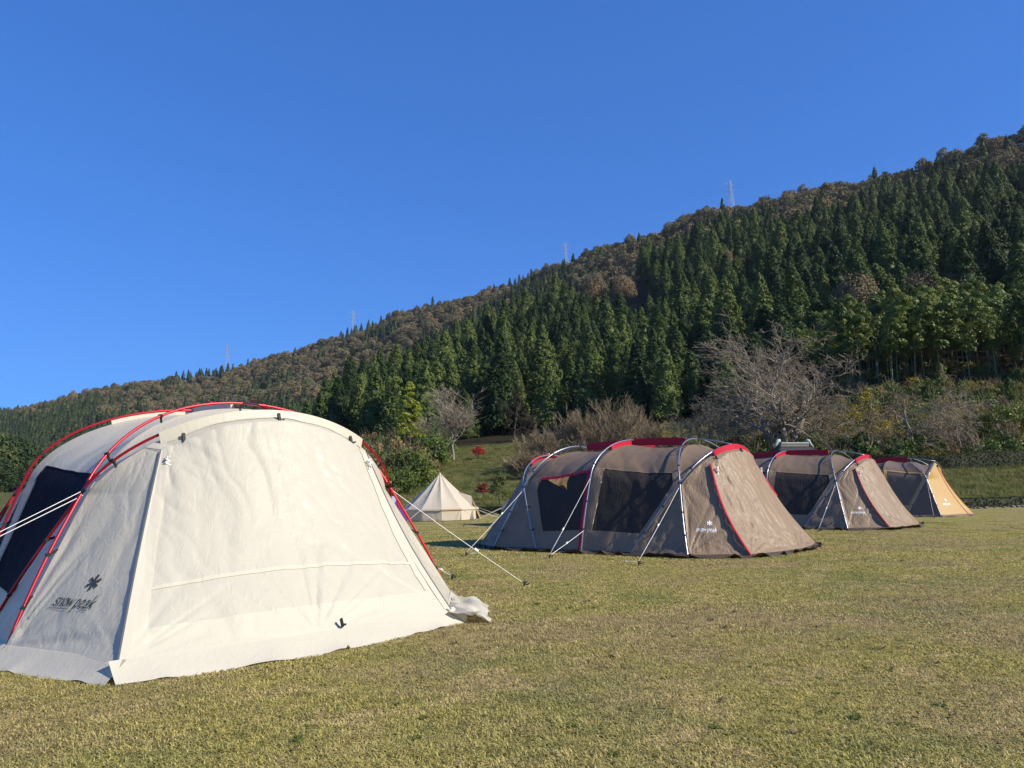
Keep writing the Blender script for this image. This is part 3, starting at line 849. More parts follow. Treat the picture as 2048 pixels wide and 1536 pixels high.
def build_tent(name, label, loc, th, P, st, seed, detail=1.0):
    root = tag(empty(name, (loc[0], loc[1], 0), th), label, 'tent')
    P = {k: np.array(v, float) for k, v in P.items()}
    zb = st.get('zb', .05)
    def mir(G, e, s):
        G = G.copy(); G[..., 0] *= e; G[..., 1] *= -s; return G
    up = np.array([0, 0, 1.0])
    # poles (outside) and the cloth hung a hand's breadth inside them
    pole_main = half_arch(P['F1'], P['J'], P['MA'], .50, .80)
    pole_front = half_arch(P['F2'], P['J'], P['FA'], .42, st.get('front_flat', .72))
    pole_cent = half_arch(P['C'], (0, P['J'][1] + .16, P['J'][2] + .15), P['CA'], .45, .80)
    ins = st.get('inset', .085)
    Jf = P['J'] + np.array([-.02, -ins, -.03])
    z_ = np.array([0, 0, zb])
    fab_main = half_arch(P['F1'] * (1, .985, 1) + z_, Jf, P['MA'] - up * st.get('drop', .11), .46, .80, 0)
    fab_front = half_arch(P['F2'] * (1, .985, 1) + z_, Jf, P['FA'] - up * st.get('fdrop', .06), .40, st.get('front_flat', .72), 0)
    fab_cent = half_arch(P['C'] * (1, .985, 1) + z_, (0, P['J'][1] + .16 - ins * .8, P['J'][2] + .13), P['CA'] - up * st.get('cdrop', .10), .42, .78, 0)
    def side(t):
        t = np.atleast_1d(t)
        return np.where((t <= .5)[:, None], fab_front(t), fab_main(t))
    q1 = st.get('q1', .70)
    top_pt = fab_front([q1])[0]
    zbf = P.get('ZBf', P['ZB'])
    def zipc(t, far=False):
        t = np.atleast_1d(t); zb_pt = zbf if far else P['ZB']; a = np.clip(t / .92, 0, 1)[:, None]; b = np.clip((t - .92) / .08, 0, 1)[:, None]
        p = zb_pt + z_ + (P['ZT'] - zb_pt - z_) * a
        p = p - np.array([.06, 0, .05]) * np.sin(PI * a) + np.array([0, st.get('zip_bow', 0), 0]) * np.sin(PI * a)           # slight hollow of the pulled cloth
        return p * (1 - b) + top_pt * b
    def left(t):
        t = np.atleast_1d(t)
        lo = fab_main(np.clip(t / .72, 0, 1) * .5); k = np.clip((t - .72) / .28, 0, 1)
        hi = fab_front(.5 + k * (q1 - .5))
        return np.where((t <= .72)[:, None], lo, hi)
    nD = lambda k: max(6, int(k * detail))
    keepG = {}
    for e in (1, -1):
        for s in (1, -1):
            full = (s == 1 or e == 1)
            # wall and roof, with its window
            u0, u1, t0, t1 = st.get('win', (.11, .91, .14, .585))
            if e == -1: u0, u1 = .07, .85
            us = np.unique(np.concatenate([np.linspace(0, 1, nD(44)), [u0, u1]])); ts = np.unique(np.concatenate([np.linspace(0, 1, nD(60)), [t0, t1]]))
            Acv, Bcv = fab_cent(ts), side(ts)
            sag = (np.sin(PI * us)[None, :] * (.05 + .05 * np.sin(PI * np.clip((ts - .5) / .5, 0, 1)))[:, None])
            G = Acv[:, None] * (1 - us)[None, :, None] + Bcv[:, None] * us[None, :, None]
            G[..., 1] -= sag * .6; G[..., 2] -= sag * .8 * np.clip((ts - .45) * 3, 0, 1)[:, None]
            G = crumple(G, st['amp'] * .7, seed + 1 + (e > 0) * 2 + (s > 0), (2.0, 5.0))
            um = (us[:-1] + us[1:]) / 2; tm = (ts[:-1] + ts[1:]) / 2
            inside = ((um > u0) & (um < u1))[None, :] & ((tm > t0) & (tm < t1))[:, None]
            if st.get('roof_mat'):
                grid_obj('wall', mir(G, e, s), st['mat'], root, ~inside & (tm < .60)[:, None] & np.ones_like(inside))
                grid_obj('roof', mir(G, e, s), st['roof_mat'], root, (tm >= .60)[:, None] & np.ones_like(inside))
            else:
                grid_obj('wall', mir(G, e, s), st['mat'], root, ~inside)
            Gw = G - np.array([0, .012, 0])
            if st.get('wall_trim'):
                ring = (((um > u0 - .09) & (um < u1 + .2))[None, :] & ((tm > t0 - .1) & (tm < t1 + .035))[:, None]) & ~inside
                grid_obj('window_surround', mir(G + np.array([0, .006, .002]), e, s), st['wall_trim'], root, ring)
            if st.get('door') and e == -1 and s == 1:
                # netting let down: its upper edge runs diagonally, leaving a gap that shows through the tent
                def samp(ug, tg):
                    uu, tv_ = u0 + ug * (u1 - u0), t0 + tg * (t1 - t0)
                    fi = np.interp(tv_, ts, np.arange(len(ts))); fj = np.interp(uu, us, np.arange(len(us)))
                    i = np.clip(fi.astype(int), 0, len(ts) - 2); j = np.clip(fj.astype(int), 0, len(us) - 2); di = (fi - i)[..., None]; dj = (fj - j)[..., None]
                    return (Gw[i, j] * (1 - dj) + Gw[i, j + 1] * dj) * (1 - di) + (Gw[i + 1, j] * (1 - dj) + Gw[i + 1, j + 1] * dj) * di
                vv = np.linspace(0, 1, 26)[:, None]
                for ua, ub in ((0, .42), (.42, 1)):
                    ug = np.linspace(ua, ub, 20)[None, :]
                    tp = np.ones_like(ug) if ua == 0 else 1 - .32 * np.clip((.97 - ug) / .55, 0, 1)
                    grid_obj('door_netting', mir(samp(ug + vv * 0, vv * tp), e, s), M['mesh'], root)
                ci = np.searchsorted(us, u1); ti = np.searchsorted(ts, t1)
                Gm = mir(G, e, s); Nn = normals(Gm); Nn = Nn * np.sign(np.sum(Nn * np.array([0, -1, .2]), -1))[..., None]
                Gp = Gm + Nn * .006
                j0 = np.searchsorted(us, u0)
                rows = slice(ti - 1, ti + 1)
                strip_obj('door_piping', Gp[ti - 2, j0:ci + 1], Gp[ti, j0:ci + 1], .012, M['red_cloth'], root)
                strip_obj('door_piping', Gp[:ti + 1, max(0, j0 - 2)], Gp[:ti + 1, j0 + 1], .012, M['red_cloth'], root)
            elif st.get('door') and e == -1 and s == -1:
                pass                                                          # far side rolled open
            else:
                grid_obj('window', mir(Gw, e, s), st['win_mat'], root, inside)
            if not full: continue
            # lower triangle between the crossed poles
            tl = np.linspace(0, .495, nD(34)); ul = np.linspace(0, 1, nD(20))
            a, b = fab_front(tl), fab_main(tl)
            G = a[:, None] * (1 - ul)[None, :, None] + b[:, None] * ul[None, :, None]
            G = crumple(G, st['amp'] * .9, seed + 11 + e + s, (2.5, 9), [(1, 0, .7, .7)])
            grid_obj('corner_panel', mir(G, e, s), st.get('corner_mat', st['mat']), root)
            # roof piece between main and front arch
            th_ = np.linspace(.5, 1, nD(30)); a, b = fab_main(th_), fab_front(th_)
            G = a[:, None] * (1 - ul)[None, :, None] + b[:, None] * ul[None, :, None]
            G[..., 2] -= (.10 * np.sin(PI * ul))[None, :] * np.linspace(.0, 1, len(th_))[:, None]
            G = crumple(G, st['amp'] * .6, seed + 21 + e + s, (3, 5))
            grid_obj('roof_end', mir(G, e, s), st.get('roof_mat') or st['mat'], root)
            # gusset from the arch to the zip
            tg_ = np.linspace(0, 1, nD(64)); ug_ = np.linspace(0, 1, nD(44))
            L, R_ = left(tg_), zipc(tg_, e == 1 and s == -1)
            G = L[:, None] * (1 - ug_)[None, :, None] + R_[:, None] * ug_[None, :, None]
            G = crumple(G, st['amp'] * st.get('gus', .42), seed + 31 + e * 2 + s, (1.0, 8), [(0, 0, 1.6, 1.0), (1, 0, .5, .7)], 1.0, (st['logo'][1], st['logo'][2]) if st.get('logo') and e == 1 and s == 1 else None)
            Gm = mir(G, e, s)
            grid_obj('end_side_panel', Gm, st.get('end_mat', st['mat']), root)
            if e == 1 and s == 1: keepG['gus'] = Gm
        # end panel between the two zips
        nv, nu = nD(110), nD(120)
        tv = np.linspace(0, 1, nv)
        L = zipc(tv); R_ = zipc(tv, e == 1) * np.array([1, -1, 1])
        B = np.linspace(0, 1, nu)[:, None] * (R_[0] - L[0]) + L[0]
        hh = np.linspace(q1, 1, nu // 2 + nu % 2)
        Tn = fab_front(hh); Tn = np.concatenate([Tn, (Tn * np.array([1, -1, 1]))[::-1][(nu % 2):]])
        B = B + np.array([st.get('bulge', .10), 0, 0]) * np.sin(PI * np.linspace(0, 1, nu))[:, None]
        G = coons(B, Tn, L, R_)
        G = crumple(G, st['amp'], seed + 51 + e, st.get('along', (.9, 8.0)), [(.5, 0, .8, 1.0), (0, 0, .5, .8), (1, 0, .7, 1.0), (1, 1, .5, .9), (0, 1, .5, .8)], 1.0)
        Gm = mir(G, e, 1)
        grid_obj('front_panel' if e == 1 else 'rear_panel', Gm, st.get('end_mat', st['mat']), root)
        Nn = normals(Gm); Nn *= np.sign(np.sum(Nn * np.array([e, 0, .5]), -1))[..., None]
        keepG['end%d' % e] = (Gm, Nn)
        if e == 1:
            Gp = Gm + Nn * .006
            sub = lambda r, c: Gp[r][:, c]
            if st.get('trim'):
                w = max(2, int(nu * .065)); h = max(2, int(nv * .13))
                for nm, r, c in (('zip_band', slice(0, nv), slice(1, w)), ('zip_band', slice(0, nv), slice(nu - w, nu - 1)),
                                 ('bottom_band', slice(1, h), slice(w - 1, nu - w + 1)), ('top_band', slice(nv - int(nv * .055), nv - 1), slice(w - 1, nu - w + 1)),
                                 ('seam', slice(int(nv * .275), int(nv * .275) + 3), slice(w - 1, nu - w + 1))):
                    grid_obj(nm, sub(r, c), st['trim'], root)
            # zip edge
            for s in (1, -1):
                tz = np.linspace(0.0 if s == 1 or not st.get('half_zip') else .58, .92, 40); z0 = mir(zipc(tz, s == -1), e, s)
                n0 = np.array([.87, 0, .49]); lat = np.array([0, s * 1.0, 0])
                w = st['zip_w']
                strip_obj('zip_cover', z0 + n0 * .012, z0 + n0 * .014 + lat * w, .008, st['zip_mat'], root)
                if st.get('zip_line'):
                    strip_obj('zip_tape', z0 + n0 * .010 - lat * .012, z0 + n0 * .012, .010, M['zip'], root)
            # toggles below the visor and the tie at the hem
            for fu in (.12, .5, .86):
                i, j = int(nv * .935), int(nu * fu)
                mb = MB(); c = Gm[i, j] + Nn[i, j] * .018
                mb.box(c, (.012, 0, .006), (0, .012, 0), (-.014, 0, .034)); mb.box(c - up * .03 + np.array([.01, .015, 0]), (.012, 0, 0), (0, .030, .010), (0, 0, .008))
                mb.build('toggle', M['black'], root, False)
            if st.get('hem_tie'):
                c = Gm[1, int(nu * .57)] + np.array([.02, 0, .05]); mb = MB()
                mb.box(c, (.008, 0, 0), (0, .009, .005), (0, -.008, .032)); mb.box(c + np.array([.012, .012, -.014]), (.007, 0, 0), (0, .017, 0), (0, 0, .007))
                mb.build('hem_tie', M['black'], root, False)
    # poles, each one part
    r = st.get('pole_r', .0125)
    pm = st['pole_mat']
    tt_ = np.linspace(0, 1, 46)
    def arch(nm, f, e):
        h = mir(f(tt_), e, 1); g = mir(f(tt_), e, -1)[::-1][1:]
        mb = MB(); mb.tube(np.concatenate([h, g]), r, 8); return mb.build(nm, pm, root)
    for e in (1, -1):
        arch('main_pole', pole_main, e); arch('end_pole', pole_front, e)
    if st.get('centre', True): arch('centre_pole', pole_cent, 1)
    rp = np.array([P['FA'] * (1, 1, 1), (P['FA'] + P['MA']) / 2 + up * .025, P['MA'], P['MA'] * (.5, 1, 1) + up * .045, P['CA'], P['MA'] * (-.5, 1, 1) + up * .045, P['MA'] * (-1, 1, 1), (P['FA'] + P['MA']) / 2 * (-1, 1, 1) + up * .025, P['FA'] * (-1, 1, 1)])
    mb = MB(); mb.tube(rp, r * .9, 8); mb.build('ridge_pole', pm, root)
    # ridge sleeve, centre sleeve, visor
    xs = np.linspace(-1.18, 1.18, 30) * P['MA'][0] / 1.407
    zt = np.interp(xs, rp[::-1, 0], rp[::-1, 2]) + .022; zf = np.interp(np.abs(xs), [0, P['MA'][0]], [P['CA'][2] - st.get('cdrop', .10), P['MA'][2] - st.get('drop', .11)]) - .012
    o = np.zeros_like(xs)
    strip_obj('ridge_sleeve', np.stack([xs, o - .014, zf], 1), np.stack([xs, o - .014, zt], 1), .028, st['sleeve'], root)
    if st.get('centre', True):
        for s in (1, -1):
            t = np.linspace(.80, .975, 16)
            a, b = mir(pole_cent(t), 1, s), mir(fab_cent(t), 1, s)
            strip_obj('centre_sleeve', a + np.array([0, 0, .012]), b - np.array([0, 0, .01]), .022, st['sleeve'], root)
    vw = st.get('visor', .76)
    if vw:
        for e in (1, -1):
            t = np.linspace(vw, 1, 18)
            a = np.concatenate([mir(pole_front(t), e, 1), mir(pole_front(t), e, -1)[::-1][1:]]); b = np.concatenate([mir(fab_front(t), e, 1), mir(fab_front(t), e, -1)[::-1][1:]])
            k = len(a); bul = np.sin(PI * np.linspace(0, 1, k))[:, None]
            strip_obj('visor', a + np.array([e * .035, 0, .020]), b + np.array([e * .045, 0, -.035]) + bul * np.array([e * .02, 0, -.02]), .012, st['visor_mat'], root)
    # clips from cloth to pole
    for f, g, ts_, ends in ((pole_main, fab_main, (.15, .30, .62, .80), (1, -1)), (pole_front, fab_front, (.16, .34, .62), (1, -1)), (pole_cent, fab_cent, (.16, .34, .60), (1,))):
        if f is pole_cent and not st.get('centre', True): continue
        for e in ends:
            for s in (1, -1):
                if e == -1 and s == -1: continue
                for t in ts_:
                    a, b = mir(f([t]), e, s)[0], mir(g([t]), e, s)[0]
                    d = b - a; Ld = np.linalg.norm(d)
                    if Ld < .015: d = np.array([0, s * .05, -.01]); Ld = .05
                    d /= Ld; q = np.cross(d, (0, 0, 1)); q /= np.linalg.norm(q) + 1e-9; w_ = np.cross(d, q)
                    mb = MB(); mb.box(a + d * Ld * .5, d * (Ld * .5 + .01), q * .005, w_ * .010); mb.box(a, d * .016, q * .016, w_ * .013)
                    mb.build('clip', M['black'], root, False)
    for e in (1, -1):
        for s in (1, -1):
            if e == -1 and s == -1: continue
            j = mir(P['J'][None], e, s)[0]; mb = MB()
            a = np.linspace(0, 2 * PI, 13); mb.tube(np.stack([j[0] + .035 * np.cos(a), j[1] + .012 * np.sin(a), j[2] + .018 * np.sin(a)], 1), .012, 6, cap=False)
            mb.build('pole_joint', M['black'], root)
    # ground skirts, one per side of the footprint
    loop = [('F1', 1, 1), ('F2', 1, 1), ('F2', -1, 1), ('F1', -1, 1), ('ZB', -1, 1), ('ZB', -1, -1), ('F1', -1, -1), ('F2', -1, -1), ('F2', 1, -1), ('F1', 1, -1), ('ZB', 1, -1), ('ZB', 1, 1), ('F1', 1, 1)]
    pts = [mir((zbf if k == 'ZB' and e == 1 and s == -1 else P[k])[None] * (1, .985, 1), e, s)[0] for k, e, s in loop]
    rs = np.random.default_rng(seed + 77)
    wid = st.get('skirt', .16)
    for a, b in zip(pts[:-1], pts[1:]):
        d = b - a; Ld = np.linalg.norm(d); d /= Ld; n = np.array([d[1], -d[0], 0]);
        if np.dot(n, (a + b) / 2) < 0: n = -n
        k = max(8, int(Ld * 26)); t = np.linspace(-.03, 1.03, k)[:, None]; x = t[:, 0] * Ld
        base = a + d * Ld * t
        if abs(a[0] - b[0]) < .3 and abs(abs(a[0]) - P['ZB'][0]) < .3 and a[1] * b[1] < 0: base = base + np.array([np.sign(a[0]) * st.get('bulge', .10), 0, 0]) * np.sin(PI * np.clip(t, 0, 1))
        ph = rs.uniform(0, 50)
        wav = (fbm(x * 1.0 + ph, x * 0 + ph, seed, 3) - .35) * st.get('wave', 1.0)
        rows = []
        for f, hz in ((-.03, zb + .02), (.35, zb * .70), (.7, zb * .30), (1.0, .004)):
            rows.append(base + n * (wid * f * (.75 + .7 * wav))[:, None] + up * (hz + f * st.get('ruck', .02) * np.clip(ridged(vnoise(x * 2.6 + ph, x * 0 + f * 2, seed + 5)) * 1.6 - .5, 0, 1))[:, None])
        grid_obj('ground_skirt', np.array(rows), st.get('skirt_mat', st['mat']), root)
    if st.get('flap'):
        # loose corner of the skirt turned out on the grass at the far front foot
        c0 = mir(zbf[None], 1, -1)[0]; c1 = mir(P['F1'][None], 1, -1)[0]
        d = c1 - c0; Ld = np.linalg.norm(d); d = d / Ld; n = np.array([d[1], -d[0], 0]); n = n if np.dot(n, c0) > 0 else -n
        u = np.linspace(-.10, .75, 46); v = np.linspace(0, 1, 16)
        G = c0 + d * (u * Ld)[None, :, None] + n * (v * .34)[:, None, None]
        G = G + up * (.10 * (1 - v)[:, None] + .015 + .085 * np.clip(ridged(vnoise(u[None, :] * 9 + v[:, None] * 1.5, v[:, None] * 2.2 + u[None, :], 913)) * 1.5 - .6, 0, 1) * np.sin(PI * np.clip(v * .8 + .1, 0, 1))[:, None])[..., None]
        G = G + n * (.10 * (fbm(u * 5, u * 0, 914, 2) - .4))[None, :, None] * v[:, None, None]
        grid_obj('loose_skirt', G, st['mat'], root)
    if st.get('logo'):
        lm, ls, lt, lw, lb = st['logo']
        print_logo('end_side_panel', keepG['gus'], ls, lt, lw, lm, root, lb)
    # cord bundles hanging by the zip tops
    for s in ((1, -1) if st.get('bundles') else ()):
        c = mir(P['ZT'][None], 1, s)[0] + np.array([.10, s * .02, -.05]); rb = np.random.default_rng(seed + s)
        pth = []
        for k in range(60):
            pth.append(c + np.array([.012 * math.sin(k * 2.1) + .03 * k / 60, .022 * math.sin(k * 1.3) + .008 * rb.normal(), -.16 * (k % 20) / 20 if (k // 20) % 2 == 0 else -.16 + .16 * (k % 20) / 20]))
        a = np.linspace(0, 2 * PI, 10); lp = [pth[-1] + np.array([.01, .018 * math.sin(q), -.04 - .03 * (1 - math.cos(q)) / 2 - .0]) for q in a]
        mb = MB(); mb.tube(pth + lp, .0055, 5); mb.build('cord_bundle', M['cord'], root)
    root['_dummy'] = 0; del root['_dummy']
    def world(p):
        c, s = math.cos(th), math.sin(th); return np.array([loc[0] + p[0] * c - p[1] * s, loc[1] + p[0] * s + p[1] * c, p[2]])
    def local(p):
        c, s = math.cos(th), math.sin(th); x, y = p[0] - loc[0], p[1] - loc[1]; return np.array([x * c + y * s, -x * s + y * c, p[2]])
    return root, P, mir, world, local

def guy(root, a, b, slider=.55, r=.0036, mat='cord', tail=True, seed=0):
    """guy line with its slider, from the tent down to a peg (both in the tent's frame)"""
    a, b = np.array(a, float), np.array(b, float)
    t = np.linspace(0, 1, 9)[:, None]
    L = np.linalg.norm(b - a)
    p = a + (b - a) * t; p[:, 2] -= .012 * L * np.sin(PI * t[:, 0]) * .5
    mb = MB(); mb.tube(p, r, 5); o = mb.build('guy_line', M[mat], root)
    c = a + (b - a) * slider; d = (b - a) / L; q = np.cross(d, (0, 0, 1)); q /= np.linalg.norm(q); w = np.cross(d, q)
    mb = MB(); mb.box(c, d * .03, q * .007, w * .011); mb.build('slider', M[mat], o, False)
    if tail:
        rb = np.random.default_rng(seed); k = np.linspace(0, 1, 16)
        e = b + np.array([0, 0, .0]); dirx = q if seed % 2 else -q
        tl = [e + dirx * (.30 * x) + np.array([.03 * math.sin(9 * x + seed), .05 * math.sin(7 * x + seed * 2), .012]) for x in k]
        mb = MB(); mb.tube(tl, r * .8, 5); mb.build('cord_tail', M[mat], o)
    return o

def peg(p, label, lean=(0, 0), h=.07):
    """steel peg driven into the turf, only its hooked head showing"""
    root = tag(empty('tent_peg', (p[0], p[1], 0)), label, 'peg')
    l = np.array([lean[0], lean[1], 0.0])
    mb = MB(); mb.tube([(0, 0, -.06), l * .5 + np.array([0, 0, h * .6]), l + np.array([0, 0, h])], [.012, .013, .013], 7); mb.build('shaft', M['wood_peg'], root)
    mb = MB(); c = l + np.array([0, 0, h]); mb.box(c, (.024, 0, 0), (0, .024, 0), (0, 0, .008)); mb.tube([c - (0, 0, .03), c + np.array([.035, -.02, -.03]), c + np.array([.05, -.03, -.01])], .008, 6); mb.build('hook', M['wood_peg'], root, False)
    return root

ivory_style = dict(mat=M['ivory'], win_mat=M['navy'], pole_mat=M['red_pole'], sleeve=M['ivory_trim'], visor_mat=M['ivory_trim'], trim=M['ivory_trim'], zip_w=.06, zip_mat=M['ivory_trim'], zip_line=True,
                   amp=.015, visor=.74, flap=True, inset=.035, drop=.055, cdrop=.05, fdrop=.035, logo=(M['print_dark'], .47, .235, .45, .0), bundles=True, hem_tie=True, skirt=.20, ruck=.022, zb=.12, bulge=.14, gus=.7, wave=.6, win=(.10, .93, .12, .57), pole_r=.0125, skirt_mat=M['ivory_trim'])
brown_style = dict(mat=M['brown'], roof_mat=M['brown_roof'], win_mat=M['mesh'], pole_mat=M['silver_pole'], sleeve=M['red_cloth'], visor_mat=M['red_cloth'], zip_w=-.055, zip_mat=M['red_cloth'],
                   half_zip=True, bulge=.26, gus=.62, skirt_mat=M['skirt_dark'], zip_bow=.07, along=(2.2, 11.0), amp=.036, visor=.80, logo=(M['print_white'], .44, .27, .34, .5), bundles=True, skirt=.15, ruck=.09, pole_r=.0128)
tan_style = dict(mat=M['greybrown'], roof_mat=M['greybrown'], wall_trim=M['tan'], win_mat=M['greybrown'], corner_mat=M['greybrown'], end_mat=M['tan'], pole_mat=M['silver_pole'], sleeve=M['red_cloth'], visor_mat=M['tan'], zip_w=.03, zip_mat=M['red_cloth'],
                 amp=.014, visor=0, front_flat=.10, q1=.93, logo=(M['print_white'], .42, .25, .40, .8), skirt=.08, ruck=.03, pole_r=.0128, centre=False)

W_LOC, W_TH = (-3.6201, 8.7458), -.8639
B_LOC, B_TH = (2.5072, 15.8988), -.7066
C_LOC, C_TH = (8.0488, 22.6948), -.6999
D_LOC, D_TH = (13.95, 28.61), -.70
white = build_tent('dome_tent', 'large ivory tunnel tent with red poles, nearest the camera at left', W_LOC, W_TH, dict(STD, ZB=(3.37, 1.53, 0), ZBf=(3.16, 1.26, 0)), ivory_style, 100, 1.25)
brownB = build_tent('dome_tent', 'brown tunnel tent with red piping and an open netted doorway, nearest of the brown tents', B_LOC, B_TH, STD, dict(brown_style, door=True), 200, 1.0)
brownC = build_tent('dome_tent', 'brown tunnel tent with red trim, second in the row behind the netted brown tent', C_LOC, C_TH, STD, brown_style, 300, .8)
TAN = dict(F1=(1.82, 1.55, 0), F2=(.72, 1.60, 0), J=(1.40, 1.22, 1.295), FA=(1.46, 0, 1.91), MA=(.70, 0, 2.03), ZT=(1.52, .10, 1.70), ZB=(2.41, .42, 0), C=(-.2, 1.6, 0), CA=(0, 0, 2.08))
tanD = build_tent('dome_tent', 'grey and tan tent with pointed yellow front, last in the row by the hedge', D_LOC, D_TH, TAN, tan_style, 400, .7)

# guy lines and pegs
def rig(tent, jt, peg_w, label, slider=.5, seed=0, mat='cord', tail=True, r=.0036, lean=(.02, -.02)):
    root, P, mir, world, local = tent
    a = mir(np.array(jt, float)[None], 1, 1)[0]
    b = local(np.array([peg_w[0], peg_w[1], .055]))
    guy(root, a, b, slider, r, mat, tail, seed)
    return peg((peg_w[0], peg_w[1]), label, lean)
J = STD['J']
wl_ = on_field(-330, 1290)
rig(white, (J[0], J[1], J[2]), (-4.9, 4.3), 'dark steel peg holding the doubled white guy line left of the ivory tent', .3, 1, r=.0028)
a = white[2](np.array([[J[0] + .0, J[1], J[2] - .02]]), 1, 1)[0]; guy(white[0], a + np.array([0, 0, -.02]), white[4](np.array([-4.9, 4.3, .04])), .35, .0028, 'cord', False)
rig(white, (J[0], -J[1], J[2] - .02), on_field(1047, 1175), 'dark peg on the lawn at the end of the long white guy line', .62, 2, tail=False)
rig(white, (STD['F1'][0] - .4, -(STD['F1'][1] - .25), .55), on_field(903, 1160), 'small dark peg just behind the right foot of the ivory tent', .7, 3, tail=False)
rig(brownB, (-J[0], J[1], J[2] - .06), on_field(931, 1113), 'dark peg of the guy line at the rear left of the netted brown tent', .4, 4)
cj = (0, STD['J'][1] + .16, STD['J'][2] + .14)
rig(brownB, cj, on_field(1098, 1118), 'dark peg before the open doorway of the brown tent', .68, 5, tail=False)
a = brownB[2](np.array([[0, 1.90, .42]]), 1, 1)[0]; q = on_field(1098, 1118); guy(brownB[0], a, brownB[4](np.array([q[0], q[1], .05])), .5, .0042, 'cord', False)
rig(brownB, (J[0], J[1], J[2] - .05), on_field(1276, 1132), 'dark peg with a looped white cord before the logo end of the nearest brown tent', .55, 7)
rig(brownC, (J[0], J[1], J[2] - .05), on_field(1637, 1064), 'peg of the guy line before the second brown tent', .55, 9)
rig(tanD, (TAN['J'][0], TAN['J'][1], TAN['J'][2] - .04), on_field(1868, 1036), 'peg of the guy line before the grey and tan tent', .5, 10, tail=False)

# cream bell tents
def bell_tent(label, loc, R, H, wall, seed, door_az, n=12, rot=0.0, lines=True):
    root = tag(empty('bell_tent', (loc[0], loc[1], 0)), label, 'tent')
    eave = H * .245
    rs = np.random.default_rng(seed)
    ap = np.array([0, 0, H])
    ea = [rot + 2 * PI * k / n for k in range(n + 1)]
    for k in range(n):
        a0, a1 = ea[k], ea[k + 1]
        e0 = np.array([R * math.cos(a0), R * math.sin(a0), eave]); e1 = np.array([R * math.cos(a1), R * math.sin(a1), eave])
        u = np.linspace(0, 1, 14); v = np.linspace(0, 1, 30)
        sag = .045 * R / 1.7
        top = ap - np.array([0, 0, .0]); rim = e0[None] * (1 - u)[:, None] + e1[None] * u[:, None]
        G = rim[None] * (1 - v)[:, None, None] + (top + (rim - top) * .035)[None] * v[:, None, None]
        mid = (e0 + e1) / 2; nrm = np.array([mid[0], mid[1], 0]); nrm /= np.linalg.norm(nrm); nrm = nrm * .8 + np.array([0, 0, .6])
        G = G - nrm * (sag * np.sin(PI * u)[None, :, None] * (.25 + .75 * np.sin(PI * np.clip(v * .9 + .05, 0, 1)))[:, None, None])
        G = G - np.array([0, 0, 1]) * (.05 * H / 2 * np.sin(PI * v))[:, None, None]
        G = crumple(G, .012, seed + k, (2, 6))
        grid_obj('roof_panel', G, M['canvas'], root)
        w0 = rim * np.array([1.0, 1.0, 0]) * .985 + np.array([0, 0, .02]); w0[:, :2] *= 1 + .01 * rs.normal()
        tv = np.linspace(0, 1, 10)
        Gw = w0[None] * (1 - tv)[:, None, None] + (rim * np.array([.985, .985, 1]))[None] * tv[:, None, None]
        grid_obj('wall_panel', crumple(Gw, .014, seed + 40 + k, (2, 9)), M['canvas'], root)
        lo = rim * np.array([1.015, 1.015, 1]) - np.array([0, 0, .05])
        hi = rim * np.array([1.008, 1.008, 1]) + np.array([0, 0, .0])
        strip_obj('eave_band', hi, lo, .008, M['canvas_band'] if k % 4 == 1 else M['canvas'], root)
    mb = MB(); mb.tube([(0, 0, H - .14), (0, 0, H - .04), (0, 0, H + .03)], [.09, .05, .012], 10); mb.build('peak_cap', M['canvas'], root)
    # A-shaped door hood
    d = np.array([math.cos(door_az), math.sin(door_az), 0]); l = np.array([-d[1], d[0], 0])
    pk = d * R * .86 + np.array([0, 0, H * .50]); b0 = d * R * 1.04 + l * R * .36; b1 = d * R * 1.04 - l * R * .36; bk = d * R * .45 + np.array([0, 0, H * .60])
    for nm, q in (('door_hood', b0), ('door_hood', b1)):
        t = np.linspace(0, 1, 12); base_in = q * np.array([.80, .80, 1]) + np.array([0, 0, .02])
        edge = pk[None] * t[:, None] + (q + np.array([0, 0, .02]))[None] * (1 - t)[:, None]
        inn = bk[None] * t[:, None] + base_in[None] * (1 - t)[:, None]
        strip_obj(nm, edge, inn, .008, M['canvas'], root)
    t = np.linspace(0, 1, 10)
    strip_obj('door_flap', pk[None] * t[:, None] * .97 + (b0 * .97 + np.array([0, 0, .02]))[None] * (1 - t)[:, None], pk[None] * t[:, None] * .97 + (d * R * 1.05 + l * R * .12 + np.array([0, 0, .02]))[None] * (1 - t)[:, None], .01, M['canvas_band'], root)
    if lines:
        for k in range(n):
            a = ea[k]; e = np.array([R * math.cos(a), R * math.sin(a), eave]); b = np.array([R * 1.75 * math.cos(a), R * 1.75 * math.sin(a), .03])
            mb = MB(); mb.tube([e, b], .006, 4); g = mb.build('guy_line', M['cord2'], root)
            mb = MB(); mb.tube([b - (0, 0, .05), b + (0, 0, .06)], .014, 5); mb.build('peg', M['wood_peg'], g)
    return root
bp_ = on_field(878, 1041)
bell_tent('cream canvas bell tent standing alone beyond the ivory tent', bp_ + np.array([0, .6, 0]), 1.62, 1.98, .45, 500, -.25, rot=.13)
b2 = on_field(1103, 1049)
bell_tent('cream bell tent mostly hidden behind the nearest brown tent', b2 + np.array([0, .4, 0]), 1.78, 2.42, .45, 520, -.3, rot=.3)
